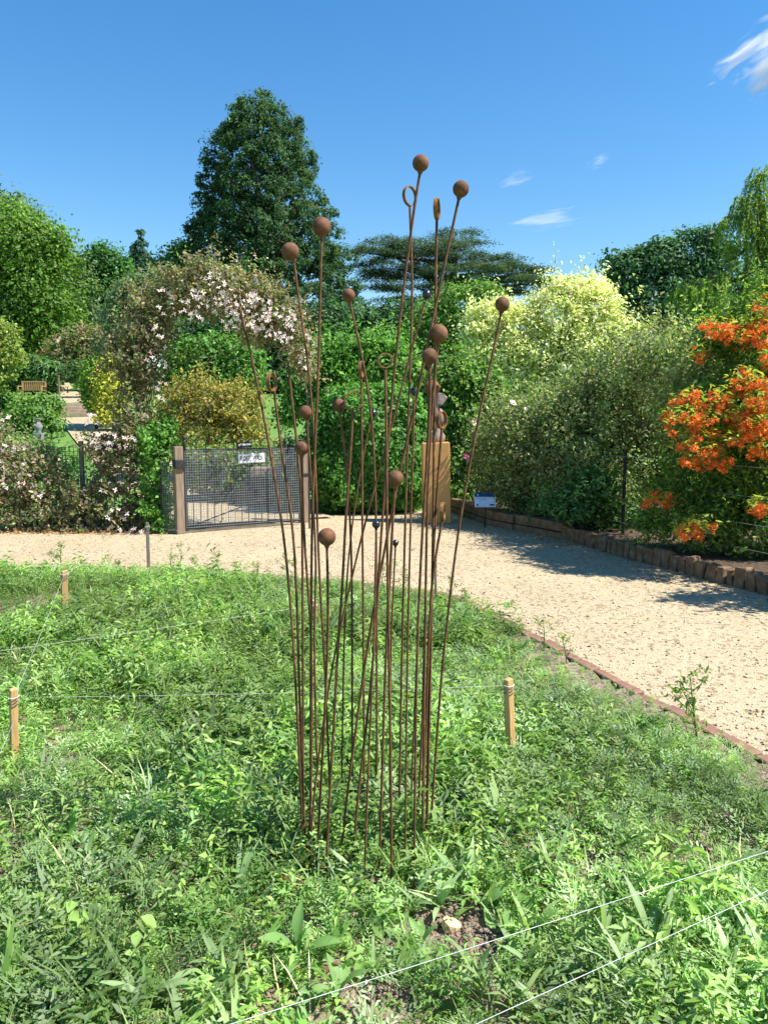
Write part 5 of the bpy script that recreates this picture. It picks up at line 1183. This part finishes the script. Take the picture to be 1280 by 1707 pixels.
# tall flowering weeds standing above the edge
def tall_weed(px, ptop, pbase, nb, label, group, sw=1.0):
    b = at_z(px, pbase, .03); h = at_y(px, ptop, b[1])[2]; t = empty('tall_weed', (b[0], b[1], float(soil_z(b[0], b[1]))), label, 'plant', group)
    mb = MB(); tip = np.array([b[0]+rng.normal(0, .02), b[1], h]); mb.tube([b-np.array([0, 0, .02]), (b+tip)/2+rng.normal(0, .012, 3), tip], [.0045*sw, .0035*sw, .002*sw], n=5)
    ends = [tip]
    for k in range(nb):
        s_ = b+(tip-b)*rng.uniform(.3, .85); a = rng.random()*6.28; l = h*rng.uniform(.18, .35); e = s_+np.array([math.cos(a)*l*.8, math.sin(a)*l*.8, l*.7]); mb.tube([s_, (s_+e)/2+np.array([0, 0, -.01]), e], [.0025*sw, .002*sw, .0015*sw], n=4); ends.append(e)
    mb.obj('stalk', flat_green, t, smooth=True)
    Ps = []
    for e in ends: Ps.append(e+rng.normal(0, .014*sw, (16, 3)))
    for k in range(26*max(1, nb//4)): s_ = b+(tip-b)*rng.uniform(.05, .9); Ps.append(s_[None]+rng.normal(0, .02*sw, (1, 3))+np.array([[0, 0, 0]]))
    P = np.concatenate(Ps); n = len(P); V, T = leaf_faces(P, unit(rng.normal(size=(n, 3))+np.array([0, 0, .6])), .022*sw*np.exp(rng.normal(0, .35, n)), .32)
    link('leaves', mk_mesh('leaves', local_np(t, V), T, np.repeat(pick_cols(n, [(0.10, 0.18, 0.04), (0.14, 0.21, 0.06), (0.17, 0.20, 0.07)], .2), 4, 0)), LEAF, t)
flat_green = flat_mat('green_stalk', (0.11, 0.19, 0.05), .6)
tall_weed(1163, 1128, 1240, 6, 'tall branching thistle like weed leaning over the brick edge beside the path', None, 1.5)
tall_weed(103, 905, 960, 7, 'tall yellowish weed behind the short back stake', None, 1.3)
for px, a_, b_ in [(285, 915, 950), (300, 908, 952), (330, 930, 955), (365, 925, 955), (180, 925, 952), (200, 935, 955), (480, 925, 975), (490, 935, 978), (650, 935, 985), (668, 950, 990), (640, 945, 985), (430, 940, 965), (395, 938, 962), (755, 965, 1005), (780, 985, 1010), (905, 1035, 1085), (945, 1060, 1110), (140, 935, 955)]:
    tall_weed(px, a_, b_, 3, 'thin weed stalk standing up along the brick edge of the bed', 'weed stalks along the brick edge', 1.0)

# ------------------------------------------------------------------ stones, clods, gravel, leaf litter
def rock_mesh(name, s, n_=2, rough=.16, flat=.6):
    import bmesh
    bm = bmesh.new(); bmesh.ops.create_icosphere(bm, subdivisions=n_, radius=1)
    ph = rng.random(6)*6
    for v in bm.verts:
        k = 1+rough*(math.sin(v.co.x*3+ph[0])+math.sin(v.co.y*3.4+ph[1])+math.sin(v.co.z*4+ph[2]))*.6+rng.normal(0, rough*.25)
        v.co = Vector((v.co.x*s[0]*k, v.co.y*s[1]*k, v.co.z*s[2]*k))
    me = bpy.data.meshes.new(name); bm.to_mesh(me); bm.free(); return me
p = at_z(752, 1550, .04); me = rock_mesh('pale_stone', (.036, .028, .022), 2, .14)
o = link('pale_stone', me, FLINT); o.location = (p[0], p[1], float(soil_z(p[0], p[1]))+.010); o.rotation_euler = (.2, .35, .6); tag(o, 'angular cream coloured stone lying on the bare soil patch', 'stone')
# clods on the bare soil
Vs, Ts, nv = [], [], 0
base = np.array([(1, 0, 0), (-1, 0, 0), (0, 1, 0), (0, -1, 0), (0, 0, 1), (0, 0, -1)], float)
octf = np.array([(4, 0, 2), (4, 2, 1), (4, 1, 3), (4, 3, 0), (5, 2, 0), (5, 1, 2), (5, 3, 1), (5, 0, 3)])
def octs(x, y, z, s):
    n = len(x); V = base[None]*(s[:, None]*np.exp(rng.normal(0, .25, (n, 6))))[..., None]*np.array([1, 1, .62])+rng.normal(0, .15, (n, 6, 3))*s[:, None, None]
    a = rng.random(n)*6.28; c, s_ = np.cos(a)[:, None], np.sin(a)[:, None]
    V = np.stack([V[..., 0]*c-V[..., 1]*s_, V[..., 0]*s_+V[..., 1]*c, V[..., 2]], -1)+np.stack([x, y, z], -1)[:, None, :]
    return V.reshape(-1, 3), (octf[None]+(np.arange(n)*6)[:, None, None]).reshape(-1, 3)
x, y = [], []
for c, a, b in SOILSPOT:
    m = int(2600*a*b/.03)+40; g = rng.random(m)*6.28; r = rng.random(m)**.5*1.15; x.append(c[0]+a*r*np.cos(g)); y.append(c[1]+b*r*np.sin(g))
x, y = np.concatenate(x), np.concatenate(y); s = .0035*np.exp(rng.normal(0, .55, len(x)))
V, T = octs(x, y, soil_z(x, y)+s*.3, s); tag(link('soil_clods', mk_mesh('soil_clods', V, T), SOIL), 'crumbly brown clods of bare soil between the weeds', 'soil', kind='stuff')
# gravel grains on the path
n = 60000; gy_ = 2.4+9.2*rng.random(n)**1.3; gx_ = -6.5+12*rng.random(n)
k = ~in_bed(gx_, gy_, -.01); kx = np.interp(gy_, [q_[1] for q_ in KERB][::-1], [q_[0] for q_ in KERB][::-1])
k &= (gx_ < kx-.01) & (gy_ < np.interp(gx_, [b_[0] for b_ in back], [b_[1] for b_ in back])-.05)
ed = np.full(n, 9.0)
for a, b in zip(EDGE[:-1], EDGE[1:]):
    ab = b-a; t_ = np.clip(((gx_-a[0])*ab[0]+(gy_-a[1])*ab[1])/(ab@ab+1e-9), 0, 1); ed = np.minimum(ed, np.hypot(gx_-a[0]-t_*ab[0], gy_-a[1]-t_*ab[1]))
k &= ed > .045
edge_near = np.exp(-np.minimum(ed, np.abs(kx-gx_))/.45); k &= rng.random(n) < .30+.70*edge_near
gx_, gy_ = gx_[k], gy_[k]; s = .006*np.exp(rng.normal(0, .35, len(gx_)))
V, T = octs(gx_, gy_, s*.35, s); col = np.repeat(pick_cols(len(gx_), [(0.43, 0.34, 0.21), (0.54, 0.46, 0.32), (0.33, 0.25, 0.15), (0.22, 0.16, 0.10), (0.46, 0.37, 0.23)], .15), 6, 0)
GRAIN, gn_, gl_, gb_ = new_mat('gravel_grain'); ga = gn_.new('ShaderNodeAttribute'); ga.attribute_name = 'Col'; gl_.new(ga.outputs['Color'], gb_.inputs['Base Color']); gb_.inputs['Roughness'].default_value = .9
tag(link('loose_gravel', mk_mesh('loose_gravel', V, T, col), GRAIN), 'loose pale gravel grains lying on the path', 'gravel', kind='stuff')
# dry leaf litter along the foot of the climber and the kerb
n = 900; lx = -7+4.4*rng.random(n); ly = np.interp(lx, [b_[0] for b_ in back], [b_[1] for b_ in back])-.28*rng.random(n)**1.6-.02
n2 = 160; i_ = rng.integers(0, len(Kp)-1, n2); lx2 = Kp[i_, 0]-.5*rng.random(n2)**2-.03; ly2 = Kp[i_, 1]-.1
P = np.stack([np.concatenate([lx, lx2]), np.concatenate([ly, ly2]), .012+.02*rng.random(n+n2)], 1)
V, T = leaf_faces(P, unit(rng.normal(size=(n+n2, 3))*.5+np.array([0, 0, 1.])), .045*np.exp(rng.normal(0, .3, n+n2)), .5)
tag(link('leaf_litter', mk_mesh('leaf_litter', V, T, np.repeat(pick_cols(n+n2, [(0.20, 0.10, 0.05), (0.28, 0.15, 0.07), (0.34, 0.22, 0.12)], .2), 4, 0)), LEAF), 'dry brown fallen leaves along the foot of the climber', 'leaves', kind='stuff')

# ------------------------------------------------------------------ wisps of cloud
def cloud_mat(name, dens, seed, sx, sz):
    m = bpy.data.materials.new(name); m.use_nodes = True; n = m.node_tree.nodes; l = m.node_tree.links
    n.remove(n['Principled BSDF']); v = n.new('ShaderNodeVolumePrincipled'); v.inputs['Color'].default_value = (1, 1, 1, 1); v.inputs['Anisotropy'].default_value = .2
    tc = n.new('ShaderNodeTexCoord'); mp = n.new('ShaderNodeMapping'); mp.inputs['Location'].default_value = (seed, seed*.7, 0); mp.inputs['Scale'].default_value = (sx, 1.0, sz)
    l.new(tc.outputs['Object'], mp.inputs['Vector'])
    t = n.new('ShaderNodeTexNoise'); t.inputs['Scale'].default_value = 1.6; t.inputs['Detail'].default_value = 7; t.inputs['Distortion'].default_value = .5; l.new(mp.outputs[0], t.inputs['Vector'])
    ln = n.new('ShaderNodeVectorMath'); ln.operation = 'LENGTH'; l.new(tc.outputs['Object'], ln.inputs[0])
    a = n.new('ShaderNodeMath'); a.operation = 'SUBTRACT'; l.new(t.outputs['Fac'], a.inputs[0])
    s = n.new('ShaderNodeMath'); s.operation = 'MULTIPLY_ADD'; l.new(ln.outputs['Value'], s.inputs[0]); s.inputs[1].default_value = .42; s.inputs[2].default_value = .30; l.new(s.outputs[0], a.inputs[1])
    mx = n.new('ShaderNodeMath'); mx.operation = 'MAXIMUM'; mx.inputs[1].default_value = 0; l.new(a.outputs[0], mx.inputs[0])
    d = n.new('ShaderNodeMath'); d.operation = 'MULTIPLY'; d.inputs[1].default_value = dens; l.new(mx.outputs[0], d.inputs[0]); l.new(d.outputs[0], v.inputs['Density'])
    l.new(v.outputs[0], n['Material Output'].inputs['Volume']); return m
CD = 1600.0
for (px, py, rx, rz, tilt, dens, lab) in [(1285, 92, 120, 72, 32, .30, 'bright streaky white cloud high above the willow'), (912, 366, 85, 22, 8, .075, 'faint flat cloud wisp above the pale maple'), (857, 301, 50, 15, 14, .045, 'faint small cloud wisp over the cedar'), (998, 269, 26, 12, 20, .05, 'tiny faint cloud puff over the oak')]:
    c = at_y(px, py, CD); m = ppm(CD); me = rock_mesh('cloud', (1, 1, 1), 3, 0.0)
    o = link('cloud', me, cloud_mat('cloud_'+str(px), dens, px*.37, 1.0, 2.4)); o.location = c; o.scale = (rx*m, 60, rz*m); o.rotation_euler = (0, -math.radians(tilt), 0); tag(o, lab, 'cloud')
